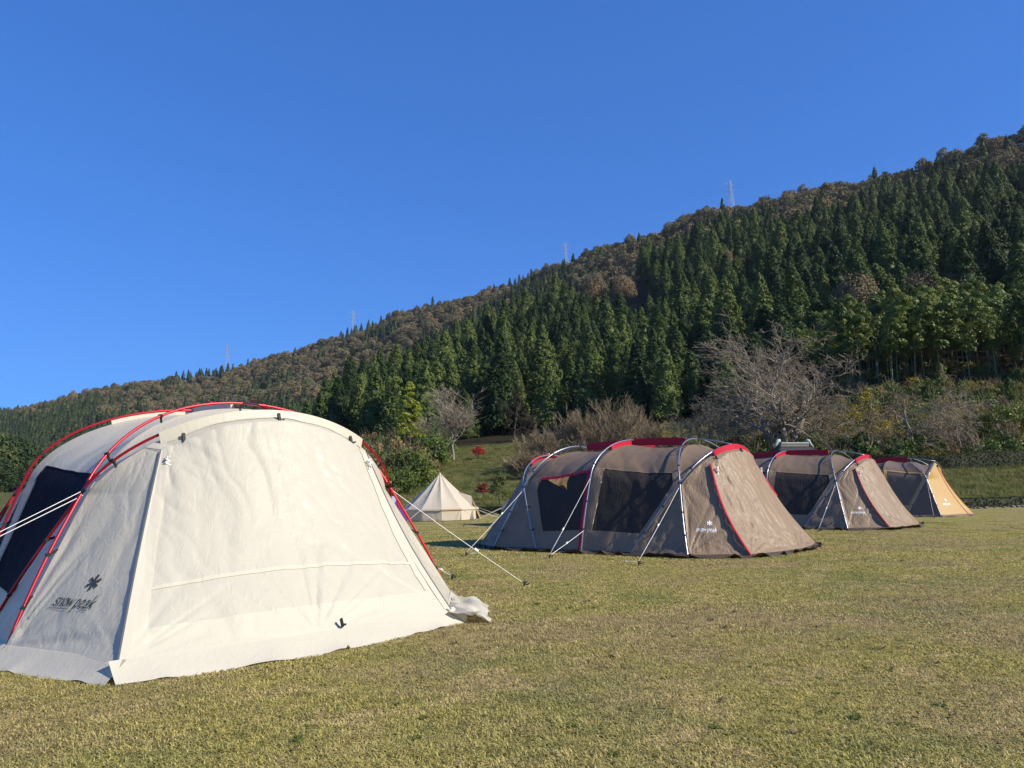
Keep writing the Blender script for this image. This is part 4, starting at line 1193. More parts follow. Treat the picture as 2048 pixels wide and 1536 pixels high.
# two more tents only partly in view
build_tent('dome_tent', 'white tent showing only its tip at the left picture edge behind the ivory tent', (-17.5, 20.6), -.78, STD, dict(ivory_style, mat=M['white_cloth'], logo=None, trim=None), 600, .5)
b3 = on_field(786, 1040)
def ridge_tent(label, loc, th):
    root = tag(empty('ridge_tent', (loc[0], loc[1], 0), th), label, 'tent')
    L_, Wd, Hh = 1.5, 1.0, 1.05
    for s in (1, -1):
        u = np.linspace(-L_, L_, 20); v = np.linspace(0, 1, 16)
        G = np.stack(np.broadcast_arrays(u[None, :], (s * Wd * (1 - v))[:, None], (Hh * v)[:, None]), -1).astype(float)
        G[..., 2] -= .05 * np.sin(PI * v)[:, None] * np.ones_like(u)[None, :]
        grid_obj('fly', crumple(G, .012, 611 + s), M['white_cloth'], root)
    for e in (1, -1):
        V = [(e * L_, -Wd * .97, .01), (e * L_, Wd * .97, .01), (e * L_, 0, Hh * .97)]
        put('end_panel', make_mesh('end_panel', V, [(0, 1, 2)], M['purple_cloth'], False), root)
        mb = MB(); mb.tube([(e * (L_ + .03), 0, 0), (e * (L_ + .03), 0, Hh + .06)], .014, 6); mb.build('pole', M['red_pole'], root)
    return root
ridge_tent('small white tent with purple end, peeping out between ivory tent and bell tent', back(728, 1030, 31.5), -.35)
# ------------------------------------------------------------------ hedges, stones, pavilion
def hedge(name, label, path, w, h, zf, seed, group=None, density=420):
    """clipped hedge: a dark leafy block with an uneven top coloured lighter as if sunlit"""
    root = tag(empty(name, (path[0][0], path[0][1], float(zf(*path[0])))), label, 'hedge', group)
    o = np.array([path[0][0], path[0][1], float(zf(*path[0]))])
    rng = np.random.default_rng(seed)
    P = np.array(path, float); seg = np.linalg.norm(np.diff(P, axis=0), axis=1); cum = np.concatenate([[0], np.cumsum(seg)])
    L = cum[-1]
    def at(s):
        x = np.interp(s, cum, P[:, 0]); y = np.interp(s, cum, P[:, 1])
        x2 = np.interp(s + .05, cum, P[:, 0]); y2 = np.interp(s + .05, cum, P[:, 1]); x1 = np.interp(s - .05, cum, P[:, 0]); y1 = np.interp(s - .05, cum, P[:, 1])
        t = np.stack([x2 - x1, y2 - y1], -1); t /= np.linalg.norm(t, axis=-1)[..., None] + 1e-9
        return x, y, t
    n = int(L * 6); s = np.linspace(0, L, n); x, y, t = at(s); z = zf(x, y)
    prof = [(-.5, -.15), (-.47, .8), (-.36, .94), (0, .97), (.36, .94), (.47, .8), (.5, -.15)]
    G = []
    for a, b in prof:
        k = 1 + .10 * (fbm(s * 1.1, s * 0 + a * 3, seed, 2) - .5)
        G.append(np.stack([x - t[:, 1] * a * w, y + t[:, 0] * a * w, z + b * h * k], -1) - o)
    grid_obj('clipped_body', np.array(G), M['hedge'], root)
    m = int(L * density * (w + 2 * h) / 2.5)
    ss = rng.uniform(0, L, m); x, y, t = at(ss); z = zf(x, y); face = rng.uniform(0, w + 2 * h, m)
    top = face < w
    a = np.where(top, face / w - .5, np.where(face < w + h, -.5, .5)); b = np.where(top, .97, ((face - w) % h) / h)
    C = np.stack([x - t[:, 1] * a * w * 1.02, y + t[:, 0] * a * w * 1.02, z + b * h * (1 + .10 * (fbm(ss * 1.1, ss * 0 + a * 3, seed, 2) - .5))], -1) - o
    N = np.where(top[:, None], np.array([0, 0, 1.0]), np.stack([-t[:, 1] * np.sign(a), t[:, 0] * np.sign(a), np.zeros(m)], -1)) + unit_rand(m, rng) * .7
    N /= np.linalg.norm(N, axis=1)[:, None]
    for nm, q, mt in (('leaves', ~top, 'hedge'), ('sunlit_top_leaves', top, 'hedge_top')):  # top leaves take the lighter colour that stands for sunlight
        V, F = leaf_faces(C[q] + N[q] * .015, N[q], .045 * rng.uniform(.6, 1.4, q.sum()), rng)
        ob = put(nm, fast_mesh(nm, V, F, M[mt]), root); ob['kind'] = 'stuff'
    return root
flat0 = lambda x, y: np.asarray(x, float) * 0
lo_path = [on_field(1780, 1021.0)[:2], on_field(1900, 1017.0)[:2], on_field(2048, 1011.5)[:2], on_field(2300, 1002)[:2]]
hedge('low_hedge', 'low dark clipped hedge along the foot of the grass bank at right', lo_path, .8, .42, flat0, 31)
up_path = [(back(u, 960, d)[0], back(u, 960, d)[1]) for u, d in ((1660, 49.2), (1800, 48.9), (1900, 49.9), (2048, 53.3), (2350, 59.5))]
hedge('high_hedge', 'dark clipped hedge along the top of the grass bank at right', up_path, 1.0, .85, lambda x, y: ground_z(x, y) - .05, 32)
bl = [(back(u, 960, d)[0], back(u, 960, d)[1]) for u, d in ((760, 40.5), (900, 40.0), (1050, 39.6), (1200, 39.4))]
hedge('low_hedge', 'low dark hedge at the field edge behind the cream bell tent', bl, .8, .40, lambda x, y: np.asarray(x, float) * 0, 33)

def stone(p, s, seed, label):
    rng = np.random.default_rng(seed)
    n1, n2 = 10, 7
    th_, ph = np.meshgrid(np.linspace(0, 2 * PI, n1, endpoint=False), np.linspace(.05, PI - .05, n2))
    r = s * (1 + .35 * (fbm(th_ * 1.2 + seed, ph * 1.5, seed, 3) - .5))
    V = np.stack([r * 1.3 * np.cos(th_) * np.sin(ph), r * np.sin(th_) * np.sin(ph), r * .7 * np.cos(ph)], -1).reshape(-1, 3)
    I = np.arange(n1 * n2).reshape(n2, n1); I2 = np.roll(I, -1, 1)
    F = np.stack([I[:-1], I2[:-1], I2[1:], I[1:]], -1).reshape(-1, 4)
    o = put('edging_stone', fast_mesh('edging_stone', V, F, M['stone'], None, True), None, (p[0], p[1], s * .25), rng.uniform(0, 6))
    return tag(o, label, 'stone', 'stones along the low hedge')
for k, u in enumerate((1948, 1958, 1972, 1990, 2008, 2026, 2036, 2044)):
    stone(on_field(u, np.interp(u, [1780, 1900, 2048], [1021, 1017, 1011.5]) + 2.5), (.06, .08, .09, .05, .07, .10, .09, .11)[k], 60 + k, 'pale edging stone lying at the foot of the low hedge')

def pavilion():
    p = on_ground(1592, 52.0); zr = back(1592, 884, 52.0)[2] - p[2]
    root = tag(empty('pavilion', p, .32), 'small pavilion with dark curved tile roof and pale green ridge behind the brown tents', 'pavilion')
    Wd, Dp, ze = 2.55, 2.2, zr - 1.55
    rw = 1.05
    # four roof slopes, hollow curve
    t = np.linspace(0, 1, 18)
    cur = t + .22 * np.sin(PI * t) * (1 - t)
    for k, (a0, a1, r0, r1) in enumerate([((-Wd, -Dp), (Wd, -Dp), (-rw, 0), (rw, 0)), ((Wd, Dp), (-Wd, Dp), (rw, 0), (-rw, 0)), ((Wd, -Dp), (Wd, Dp), (rw, 0), (rw, 0)), ((-Wd, Dp), (-Wd, -Dp), (-rw, 0), (-rw, 0))]):
        u = np.linspace(0, 1, 41)
        lo = np.array([np.interp(u, [0, 1], [a0[0], a1[0]]), np.interp(u, [0, 1], [a0[1], a1[1]])]).T; hi = np.array([np.interp(u, [0, 1], [r0[0], r1[0]]), np.interp(u, [0, 1], [r0[1], r1[1]])]).T
        G = np.zeros((18, 41, 3))
        G[..., :2] = lo[None] * (1 - t)[:, None, None] + hi[None] * t[:, None, None]
        G[..., 2] = (ze + (zr - .28 - ze) * (t * .75 + .25 * np.sin(t * PI / 2)))[:, None] + .18 * ((2 * u - 1) ** 4)[None, :] * (1 - t)[:, None] ** 2
        G[..., 2] += .022 * np.abs(np.sin(u * 20 * PI))[None, :]
        grid_obj('roof_slope', G, M['tile'], root)
    mb = MB(); mb.box((0, 0, zr - .19), (rw * 1.0, 0, 0), (0, .14, 0), (0, 0, .10)); mb.build('ridge_base', M['stone'], root, False)
    mb = MB(); mb.box((0, 0, zr - .06), (rw * .98, 0, 0), (0, .19, 0), (0, 0, .035)); mb.build('ridge_cap', M['verdigris'], root, False)
    for s in (-1, 1):
        mb = MB(); pr = [(s * rw * .95, 0, zr + .10), (s * rw * 1.10, 0, zr + .08), (s * rw * 1.20, 0, zr - .10), (s * rw * 1.42, 0, zr - .34)]
        mb.tube(pr, [.10, .12, .10, .07], 8); mb.build('ridge_end_ornament', M['verdigris'], root)
    for sx in (-1, 1):
        for sy in (-1, 1):
            mb = MB(); mb.tube([(sx * 1.7, sy * 1.4, -.3), (sx * 1.7, sy * 1.4, ze + .25)], .10, 10); mb.build('post', M['timber'], root)
    mb = MB(); mb.box((0, 0, ze + .12), (Wd * .8, 0, 0), (0, Dp * .8, 0), (0, 0, .06)); mb.build('eave_frame', M['timber'], root, False)
    return root
pavilion()

# ------------------------------------------------------------------ pylons on the ridge
def pylon(u, vtop, vbase, dist, label, rz):
    g = on_ground(u, dist); topz = back(u, vtop, dist)[2]
    H = topz - g[2]
    root = tag(empty('lattice_pylon', g, rz), label, 'pylon', 'pylons along the ridge')
    r = .11
    wid = lambda z: np.interp(z / H, [0, .45, 1], [H * .10, H * .055, H * .022])
    lv = np.linspace(0, 1, 10) ** .9 * H
    leg = MB()
    for sx in (-1, 1):
        for sy in (-1, 1):
            leg = MB(); leg.tube([(sx * wid(z), sy * wid(z), z) for z in lv], r, 4); leg.build('leg', M['galv'], root, False)
    br = MB()
    for z0, z1 in zip(lv[:-1], lv[1:]):
        for sx, sy, tx, ty in ((-1, -1, 1, -1), (1, -1, 1, 1), (1, 1, -1, 1), (-1, 1, -1, -1)):
            br.tube([(sx * wid(z0), sy * wid(z0), z0), (tx * wid(z1), ty * wid(z1), z1)], r * .55, 3); br.tube([(tx * wid(z0), ty * wid(z0), z0), (sx * wid(z1), sy * wid(z1), z1)], r * .55, 3)
    br.build('bracing', M['galv'], root, False)
    for f in (.60, .74, .88):
        z = f * H; a = MB()
        for s in (-1, 1):
            a.tube([(s * wid(z), 0, z), (s * H * .15, 0, z + H * .012)], r * .8, 4); a.tube([(s * wid(z), 0, z + H * .03), (s * H * .15, 0, z + H * .012)], r * .6, 4)
        a.build('cross_arm', M['galv'], root, False)
    return root
for u, vt, vb, d, lb in ((447, 688, 748, 960, 'lattice power pylon lowest on the ridge, farthest left'), (704, 620, 668, 850, 'lattice power pylon second from left on the ridge'),
                        (1145, 484, 546, 655, 'lattice power pylon near the middle of the ridge, pale against brown trees'), (1497, 356, 400, 535, 'lattice power pylon highest on the ridge, farthest right')):
    pylon(u, vt, vb, d, lb, .5)

# ------------------------------------------------------------------ forest
CED = [cedar_mesh('cedar_crown_%d' % k, 700 + k, (13, 12, 14, 13, 11, 13.5, 12.5, 14, 10, 15)[k], (3.3, 3.7, 3.0, 3.5, 3.6, 2.9, 3.4, 3.2, 3.3, 3.6)[k], 300, 24, .18, 'cedar', (.85, .95, .72, .88, .70, 1.0, .66, .9, .6, .8)[k], (.06, .04, .10, .06, .03, .14, .05, .10, .03, .06)[k]) for k in range(10)]
BRD = [round_mesh('slope_broadleaf_%d' % k, 780 + k, 9, 4.0, 90, 40, .22, 'cedar', .05) for k in range(2)]
CEDF = [cedar_mesh('far_conifer_%d' % k, 740 + k, 13, 2.6, 70, 12, .42, 'cedar_far', .9) for k in range(4)]
DECF = [round_mesh('far_autumn_%d' % k, 760 + k, (8, 9, 7, 10, 8)[k], (5.0, 4.4, 5.6, 4.2, 5.2)[k], 60, 24, .40, 'decid_far', .05) for k in range(5)]

def candidates(n, umin, umax, dmin, dmax):
    a0, a1 = np.interp([umin, umax], UK, AZK)
    a = RNG.uniform(a0, a1, n); d = np.sqrt(RNG.uniform(dmin ** 2, dmax ** 2, n))
    return np.stack([d * np.sin(a), d * np.cos(a)], 1)

def stations(P):
    a = np.arctan2(P[:, 0], P[:, 1]); d = np.hypot(P[:, 0], P[:, 1])
    return a, d, [np.interp(a, AZK, r) for r in ST_D]

# near plantation: the cedars one can tell apart are individuals
Pc = candidates(14000, 480, 2250, 80, 350)
a, d, S = stations(Pc)
uu = np.interp(a, AZK, UK)
lo = S[2] + np.interp(uu, [575, 800, 1050, 1350, 1500, 1650, 1750, 2048], [8, 8, 10, 4, 10, 20, 26, 28])
ok = (d > lo) & (d < S[3] + 12) & (uu > 575 - 20)
Pc = Pc[ok]; d = d[ok]
order = np.argsort(d); Pc = Pc[order]; d = d[order]
k = poisson(Pc, np.interp(d, [90, 350], [4.1, 4.8])); Pc = Pc[k]; d = d[k]
zc = ground_z(Pc[:, 0], Pc[:, 1])
u_, v_ = pix(np.stack([Pc[:, 0], Pc[:, 1], zc + 14], 1))
brown_spots = [(1745, 545, 70, 45), (1905, 540, 80, 35), (1230, 535, 90, 50), (1480, 490, 14, 12), (1660, 420, 40, 12), (1570, 400, 45, 14)]
inspot = np.zeros(len(Pc), bool)
for (cu, cv, ru, rv) in brown_spots: inspot |= ((u_ - cu) / ru) ** 2 + ((v_ - cv) / rv) ** 2 < 1
Pc, d, zc, u_, v_ = [q[~inspot] for q in (Pc, d, zc, u_, v_)]
vis = (u_ > -60) & (u_ < 2110)
Pc, d, zc = Pc[vis], d[vis], zc[vis]
NI = 300
rz = RNG.uniform(0, 2 * PI, len(Pc)); sc_ = np.clip(RNG.normal(.84, .15, len(Pc)), .45, 1.25) * np.interp(vnoise(Pc[:, 0] / 30, Pc[:, 1] / 30, 9), [0, 1], [.85, 1.12])
for i in range(min(NI, len(Pc))):
    me = CED[int(RNG.integers(0, len(CED)))]
    o = put('cedar_tree', me, None, (Pc[i, 0], Pc[i, 1], zc[i] - .3), rz[i], (sc_[i] * RNG.uniform(.92, 1.1), sc_[i] * RNG.uniform(.92, 1.1), sc_[i]))
    tag(o, 'dark green conical cedar in the dense plantation on the lower hillside', 'tree', 'cedars on the lower hillside')
stuff_scatter('cedar_forest', 'dark green cedar forest covering the upper part of the near slope', np.stack([Pc[NI:, 0], Pc[NI:, 1], zc[NI:] - .3], 1), sc_[NI:], rz[NI:], CED + BRD, 'forest')
print('cedars', len(Pc))

# far slopes: conifers and autumn broadleaves mixed in patches
Pf = candidates(60000, -120, 2250, 250, 1250)
a, d, S = stations(Pf); uu = np.interp(a, AZK, UK)
ok = (d > np.where(uu < 560, 190, S[3] + 14)) & (d < S[5] + 25)
Pf, d, uu = Pf[ok], d[ok], uu[ok]
order = np.argsort(d); Pf, d, uu = Pf[order], d[order], uu[order]
k = poisson(Pf, np.interp(d, [250, 1100], [5.2, 7.4])); Pf, d, uu = Pf[k], d[k], uu[k]
zf = ground_z(Pf[:, 0], Pf[:, 1]); pu, pv = pix(np.stack([Pf[:, 0], Pf[:, 1], zf + 9], 1))
top_v = np.interp(pu, u5, v5top)
nn = fbm(Pf[:, 0] / 70, Pf[:, 1] / 70, 21, 3)
frac = .50 + .55 * (nn - .5) * 3.0
hgt = pv - top_v
pb = .40 + 2.4 * (nn - .52)
pb += .55 * np.exp(-((hgt - 10) / 26) ** 2) + .8 * np.exp(-((hgt - 5) / 30) ** 2) * (pu > 1150) + .8 * np.exp(-(((pu - 1230) / 110) ** 2 + ((pv - 520) / 50) ** 2)) + .9 * np.exp(-(((pu - 640) / 85) ** 2 + ((pv - 740) / 50) ** 2))
pb += .9 * np.exp(-(((pu - 2000) / 90) ** 2 + ((pv - 300) / 35) ** 2)) + .5 * np.exp(-(((pu - 400) / 140) ** 2 + ((pv - 775) / 25) ** 2)) + .5 * np.exp(-(((pu - 860) / 90) ** 2 + ((pv - 630) / 30) ** 2)) + .4 * np.exp(-(((pu - 1000) / 60) ** 2 + ((pv - 590) / 25) ** 2))
pb -= .7 * (pv > 820) + .75 * np.exp(-(((pu - 800) / 60) ** 2 + ((pv - 650) / 20) ** 2)) + .5 * np.exp(-(((pu - 70) / 90) ** 2 + ((pv - 800) / 30) ** 2))
br = RNG.uniform(0, 1, len(Pf)) < np.clip((pb - .5) * 3 + .5, .03, .96)
s_ = np.where(br, RNG.uniform(.55, 1.35, len(Pf)), RNG.uniform(.7, 1.2, len(Pf))); r_ = RNG.uniform(0, 6.28, len(Pf)); P3 = np.stack([Pf[:, 0], Pf[:, 1], zf - .4], 1)
stuff_scatter('conifer_forest', 'distant blue green conifer forest on the far ridge', P3[~br], s_[~br], r_[~br], CEDF, 'forest')
stuff_scatter('autumn_forest', 'distant brown autumn broadleaf woods on the far ridge', P3[br], s_[br], r_[br], DECF, 'forest')
print('far', len(Pf), br.sum())

# trees at the far left, behind the ivory tent
LFT = [round_mesh('left_broadleaf_%d' % k, 790 + k, 12, 4.4, 110, 50, .24, 'cedar_far', .06) for k in range(3)]
for i, (u, dd_, s) in enumerate(((-20, 150, 1.0), (30, 158, .95), (75, 165, .80), (120, 176, .72), (165, 190, .66), (205, 200, .62), (0, 135, .55), (60, 140, .5), (110, 150, .45), (240, 190, .55))):
    g = on_ground(u, dd_)
    o = put('evergreen_tree', LFT[i % 3], None, (g[0], g[1], g[2] - .5), i * 1.3, s)
    tag(o, 'dense dark evergreen tree in the belt behind the left end of the ivory tent', 'tree', 'evergreens at far left')

# orange brown trees among the cedars
AUT = [round_mesh('autumn_%d' % k, 800 + k, 10, 5.0, 130, 60, .16, 'autumn', .2) for k in range(2)]
for u, vt, dd_, s, lb in ((1745, 532, 112, .72, 'orange brown round autumn tree standing above the bamboo'), (1880, 530, 114, .70, 'brown autumn tree right of the orange one above the bamboo'), (1945, 535, 116, .55, 'small brown autumn tree at the right end above the bamboo'),
                          (1480, 482, 245, .5, 'tiny orange autumn tree among the high cedars'), (1205, 540, 262, 1.0, 'bare brown broadleaf beside the cedar edge below the middle pylon'), (1262, 545, 258, .95, 'grey brown broadleaf right of the one below the middle pylon'), (690, 800, 170, .45, 'small ochre tree at the left foot of the cedar slope')):
    g = on_ground(u, dd_); zt = back(u, vt, dd_)[2]
    hs = (zt - g[2]) / 10.0
    o = put('autumn_tree', AUT[0 if u % 2 else 1], None, (g[0], g[1], g[2] + max(0, (hs - s * 1.25)) * 10 * 0), u * .1, (s, s, max(s * .7, min(hs, s * 1.8))))
    tag(o, lb, 'tree')

# ------------------------------------------------------------------ bamboo grove
def bamboo_mesh(name, seed, mat, H=10.5):
    rng = np.random.default_rng(seed)
    t = np.linspace(0, 1, 14); a = rng.uniform(0, 2 * PI); arch = rng.uniform(1.0, 2.4)
    cx = arch * t ** 3.2
    P = np.stack([cx * math.cos(a), cx * math.sin(a), H * (t - .10 * t ** 5)], 1)
    r = np.linspace(.055, .012, 14)
    V0, F0 = tubes_np([(P[None], r[None], 1)])
    F0 = np.concatenate([F0[:, [0, 1, 2]], F0[:, [0, 2, 3]]])
    n = 60
    tt_ = .40 + .60 * rng.uniform(0, 1, n) ** .8
    base = np.stack([np.interp(tt_, t, P[:, k]) for k in range(3)], 1)
    an = rng.uniform(0, 2 * PI, n); L = 1.05 * np.sin(PI * np.clip((tt_ - .30) / .74, 0, 1)) * rng.uniform(.25, 1.0, n)
    C = base + np.stack([np.cos(an) * L, np.sin(an) * L, .10 - .35 * L ** 2], 1)
    V1, F1 = clump_cloud(C, .36 * rng.uniform(.7, 1.3, n), 44, .095, rng, .65, .5, .7)
    V, F, mi = merge([(V0, F0, 1), (V1, F1, 0)])
    return fast_mesh(name, V, F, [M[mat], M['culm']], mi)
BAM = [bamboo_mesh('bamboo_%d' % k, 820 + k, 'bamboo_leaf', 7.6) for k in range(5)]
GOLD = bamboo_mesh('bamboo_gold', 833, 'bamboo_gold', 8)
Pb = candidates(6000, 1640, 2250, 78, 150)
a, d, S = stations(Pb); uu = np.interp(a, AZK, UK)
ok = (d > S[2] + np.interp(uu, [1640, 1720, 1800], [8, -3, -6])) & (d < S[2] + np.interp(uu, [1640, 1750, 2048], [28, 26, 28]))
Pb = Pb[ok]; d = d[ok]
order = np.argsort(d); Pb = Pb[order]; d = d[order]
k = poisson(Pb, np.interp(d, [78, 150], [1.6, 2.2])); Pb = Pb[k]; d = d[k]; zb_ = ground_z(Pb[:, 0], Pb[:, 1])
Pb, d, zb_ = Pb[:280], d[:280], zb_[:280]
for i in range(len(Pb)):
    s = RNG.uniform(.70, 1.28)
    o = put('bamboo_plant', BAM[i % 5], None, (Pb[i, 0], Pb[i, 1], zb_[i] - .2), RNG.uniform(0, 6.28), s)
    tag(o, 'tall arching green bamboo in the grove on the right hillside', 'bamboo', 'bamboo grove')
print('bamboo', len(Pb))
for u, vt, dd_, lb in ((1795, 655, 84, 'bamboo with a golden yellow plume before the dark grove'), (1905, 690, 74, 'short young bamboo with layered leaves before the dark grove'), (2040, 720, 70, 'short young bamboo with layered leaves at the right picture edge')):
    g = on_ground(u, dd_); zt = back(u, vt, dd_)[2]
    o = put('bamboo_plant', GOLD if u == 1795 else BAM[2], None, (g[0], g[1], g[2] - .1), 1.0, ((zt - g[2]) / 10 if u != 1795 else 1.0) if u != 1795 else (.45, .45, (zt - g[2]) / 8))
    tag(o, lb, 'bamboo')

# ------------------------------------------------------------------ brush on the right bank and bushes on the left bank
SHG = [shrub_mesh('green_shrub_%d' % k, 850 + k, 1.6, 1.15, 'shrub_green', 28, 34, .085) for k in range(3)]
SHY = [shrub_mesh('yellow_shrub_%d' % k, 860 + k, 1.5, 1.05, 'shrub_yellow', 24, 28, .08) for k in range(3)]
SHB = [shrub_mesh('brown_shrub_%d' % k, 870 + k, 1.4, 1.1, 'shrub_brown', 22, 24, .075) for k in range(3)]
def twig_shrub(name, seed, H=2.2, R=1.5):
    sg = branch_tree(seed, H, R, 3, .022, .15, (5, 4, 3), .35, (.6, .55, .5), .2, 6, .45, 0, .006, (18, 45))
    V, F = tubes_np(sg); return fast_mesh(name, V, F, M['bark_twig'], None, True)
TW = [twig_shrub('twig_shrub_%d' % k, 880 + k) for k in range(4)]
Ps = candidates(9000, 1330, 2230, 46, 96)
a, d, S = stations(Ps); uu = np.interp(a, AZK, UK)
ok = (d > S[1] + 2.2) & (d < S[2] + np.interp(uu, [1330, 1500, 1750], [4, 16, 4])) & ~((np.abs(uu - 1592) < 75) & (d < 57))
Ps, d, uu = Ps[ok], d[ok], uu[ok]
order = np.argsort(d); Ps, d, uu = Ps[order], d[order], uu[order]
k = poisson(Ps, np.interp(d, [46, 96], [1.05, 1.9])); Ps, d, uu = Ps[k], d[k], uu[k]; zs = ground_z(Ps[:, 0], Ps[:, 1])
cnt = dict(g=0, y=0, b=0, t=0)
nz = fbm(Ps[:, 0] / 6, Ps[:, 1] / 6, 44, 3)
kinds = []
for i in range(len(Ps)):
    q = RNG.uniform() + (nz[i] - .5) * .9
    kd = 'g' if q < .46 else 'y' if q < .78 else 'b' if q < .88 else 't'
    kinds.append(kd)
kinds = np.array(kinds)
info = dict(g=(SHG, 'green_shrub', 'green leafy shrub in the tangled brush on the right bank', 'shrub', 'green shrubs on the right bank'), y=(SHY, 'yellowing_shrub', 'yellow green shrub in the tangled brush on the right bank', 'shrub', 'yellowing shrubs on the right bank'),
            b=(SHB, 'brown_shrub', 'brown withered shrub in the tangled brush on the right bank', 'shrub', 'brown shrubs on the right bank'), t=(TW, 'bare_shrub', 'bare twiggy shrub in the tangled brush on the right bank', 'shrub', 'bare shrubs on the right bank'))
for kd in 'gybt':
    idx = np.where(kinds == kd)[0]
    ms, nm, lb, ct, gp = info[kd]
    for j in idx[:290]:
        s = RNG.uniform(.6, 1.15) * (1.0 if kd != 't' else .9)
        tag(put(nm, ms[int(RNG.integers(0, len(ms)))], None, (Ps[j, 0], Ps[j, 1], zs[j] - .08), RNG.uniform(0, 6.28), (s, s, s * RNG.uniform(.8, 1.2))), lb, ct, gp)
print('brush', {q: int((kinds == q).sum()) for q in 'gybt'})

# bushes of the left bank, behind the ivory tent and the bell tent
LB = [shrub_mesh('bank_bush_%d' % k, 890 + k, 3.2, 2.4, ('shrub_green', 'shrub_green', 'shrub_yellow', 'shrub_brown')[k], 60, 80, .095) for k in range(4)]
lb_names = ('green bushy shrub massed on the left bank below the bare tree', 'green bushy shrub massed on the left bank below the bare tree', 'yellowing bushy shrub massed on the left bank', 'brown bushy shrub massed on the left bank')
Pl = candidates(1400, 560, 925, 48, 112)
a, d, S = stations(Pl); uu = np.interp(a, AZK, UK)
ok = (uu < np.interp(d, [48, 58, 75, 110], [790, 830, 872, 885]))
Pl, d = Pl[ok], d[ok]; order = np.argsort(d); Pl, d = Pl[order], d[order]
k = poisson(Pl, np.full(len(Pl), 2.7)); Pl = Pl[k]; zl = ground_z(Pl[:, 0], Pl[:, 1])
for i in range(len(Pl)):
    q = int(RNG.choice([0, 1, 2, 3], p=[.36, .30, .0, .34])); s = RNG.uniform(.55, 1.1)
    tag(put('bank_bush', LB[q], None, (Pl[i, 0], Pl[i, 1], zl[i] - .15), RNG.uniform(0, 6.28), s), lb_names[q], 'shrub', ('green bank bushes', 'green bank bushes', 'yellow bank bushes', 'brown bank bushes')[q])
print('bank bushes', len(Pl))

# ------------------------------------------------------------------ single trees
def base_at(u, v, d_guess=(45, 130)):
    """ground point seen at a photo pixel"""
    ds = np.linspace(*d_guess, 400)
    pp = np.array([back(u, v, q) for q in ds]); g = ground_z(pp[:, 0], pp[:, 1])
    i = np.argmax(pp[:, 2] < g) if (pp[:, 2] < g).any() else np.argmin(np.abs(pp[:, 2] - g))
    return np.array([pp[i, 0], pp[i, 1], g[i]]), ds[i]
# upright bare zelkova
p, dq = base_at(906, 920, (50, 98)); H = 146 / FPX * math.hypot(p[0], p[1])
print('zelkova', p, dq, H)
bare_tree('zelkova_tree', 'leafless pale zelkova with fan of fine twigs above the bell tent', p - (0, 0, .2), branch_tree(902, H, H * .52, 4, H * .024, .45, (9, 7, 6, 5), .75, (.85, .60, .55, .5), .09, 1, 0, 0, .017, (22, 48), H * .36), ('bark_pale', 'bark_grey'))
# drooping bare tree in the shade
p = on_ground(1030, 100); bare_tree('bare_tree', 'dim drooping leafless tree in the shade beside the red maple', p, branch_tree(903, 7.2, 4.2, 4, .14, .25, (7, 6, 5, 4), .1, (.65, .6, .5, .45), .22, 1, 0, .8, .016, (40, 75)), ('bark', 'bark'))
# rounded thicket of many-stemmed bare trees behind the brown tent
for i, (u, vt, dd_, rr, lb) in enumerate(((1085, 865, 64, 2.6, 'left low round leafless thicket with reddish twigs behind the nearest brown tent'), (1165, 825, 66, 3.2, 'middle round leafless thicket behind the nearest brown tent'), (1235, 805, 68, 3.5, 'tallest right round leafless thicket behind the nearest brown tent'), (1060, 905, 58, 1.8, 'smallest leafless thicket at the left foot of the round thickets'), (1300, 850, 66, 2.2, 'low leafless thicket right of the tallest round thicket'))):
    g = on_ground(u, dd_); H = back(u, vt, dd_)[2] - g[2]
    bare_tree('bare_thicket', lb, g, branch_tree(910 + i, H, rr, 3, .05, .30, (8, 7, 6), .25, (.50, .52, .5), .09, 16, (.05, 1.15), 0, .011, (12, 34), H * .62), ('bark_pale', 'bark_twig'))
# big spreading cherry
p = on_ground(1572, 58); H = back(1600, 655, 58)[2] - p[2]
print('cherry', p, H)
bare_tree('cherry_tree', 'big spreading leafless cherry with mossy crooked limbs behind the brown tents', p - (0, 0, .3), branch_tree(924, H, H * .66, 4, .30, .15, (7, 7, 7, 6), .18, (.72, .62, .55, .5, .45), .26, 3, .42, 0, .011, (30, 65), H * .40), ('bark_pale', 'bark_grey'))
p = on_ground(1440, 60); bare_tree('bare_tree', 'smaller leafless tree left of the big cherry', p, branch_tree(931, 5.2, 3.2, 4, .10, .2, (6, 6, 5, 4), .25, (.66, .6, .55, .5), .24, 2, .35, 0, .011, (30, 60)), ('bark_grey', 'bark_grey'))
p = on_ground(1838, 53); H = back(1838, 745, 53)[2] - p[2]
bare_tree('bare_tree', 'crooked leafless tree on the brushy bank above the tan tent', p, branch_tree(936, H, H * .72, 4, .12, .25, (7, 6, 6, 4), .12, (.7, .6, .55, .5), .28, 1, 0, .25, .011, (35, 75)), ('bark_grey', 'bark_twig'))
p = on_ground(1930, 55); bare_tree('bare_tree', 'low grey leafless tree between the crooked tree and the pine', p, branch_tree(939, 3.6, 3.0, 4, .07, .2, (6, 6, 5, 4), .05, (.7, .6, .55, .5), .28, 2, .4, .3, .011, (35, 75)), ('bark_grey', 'bark_grey'))

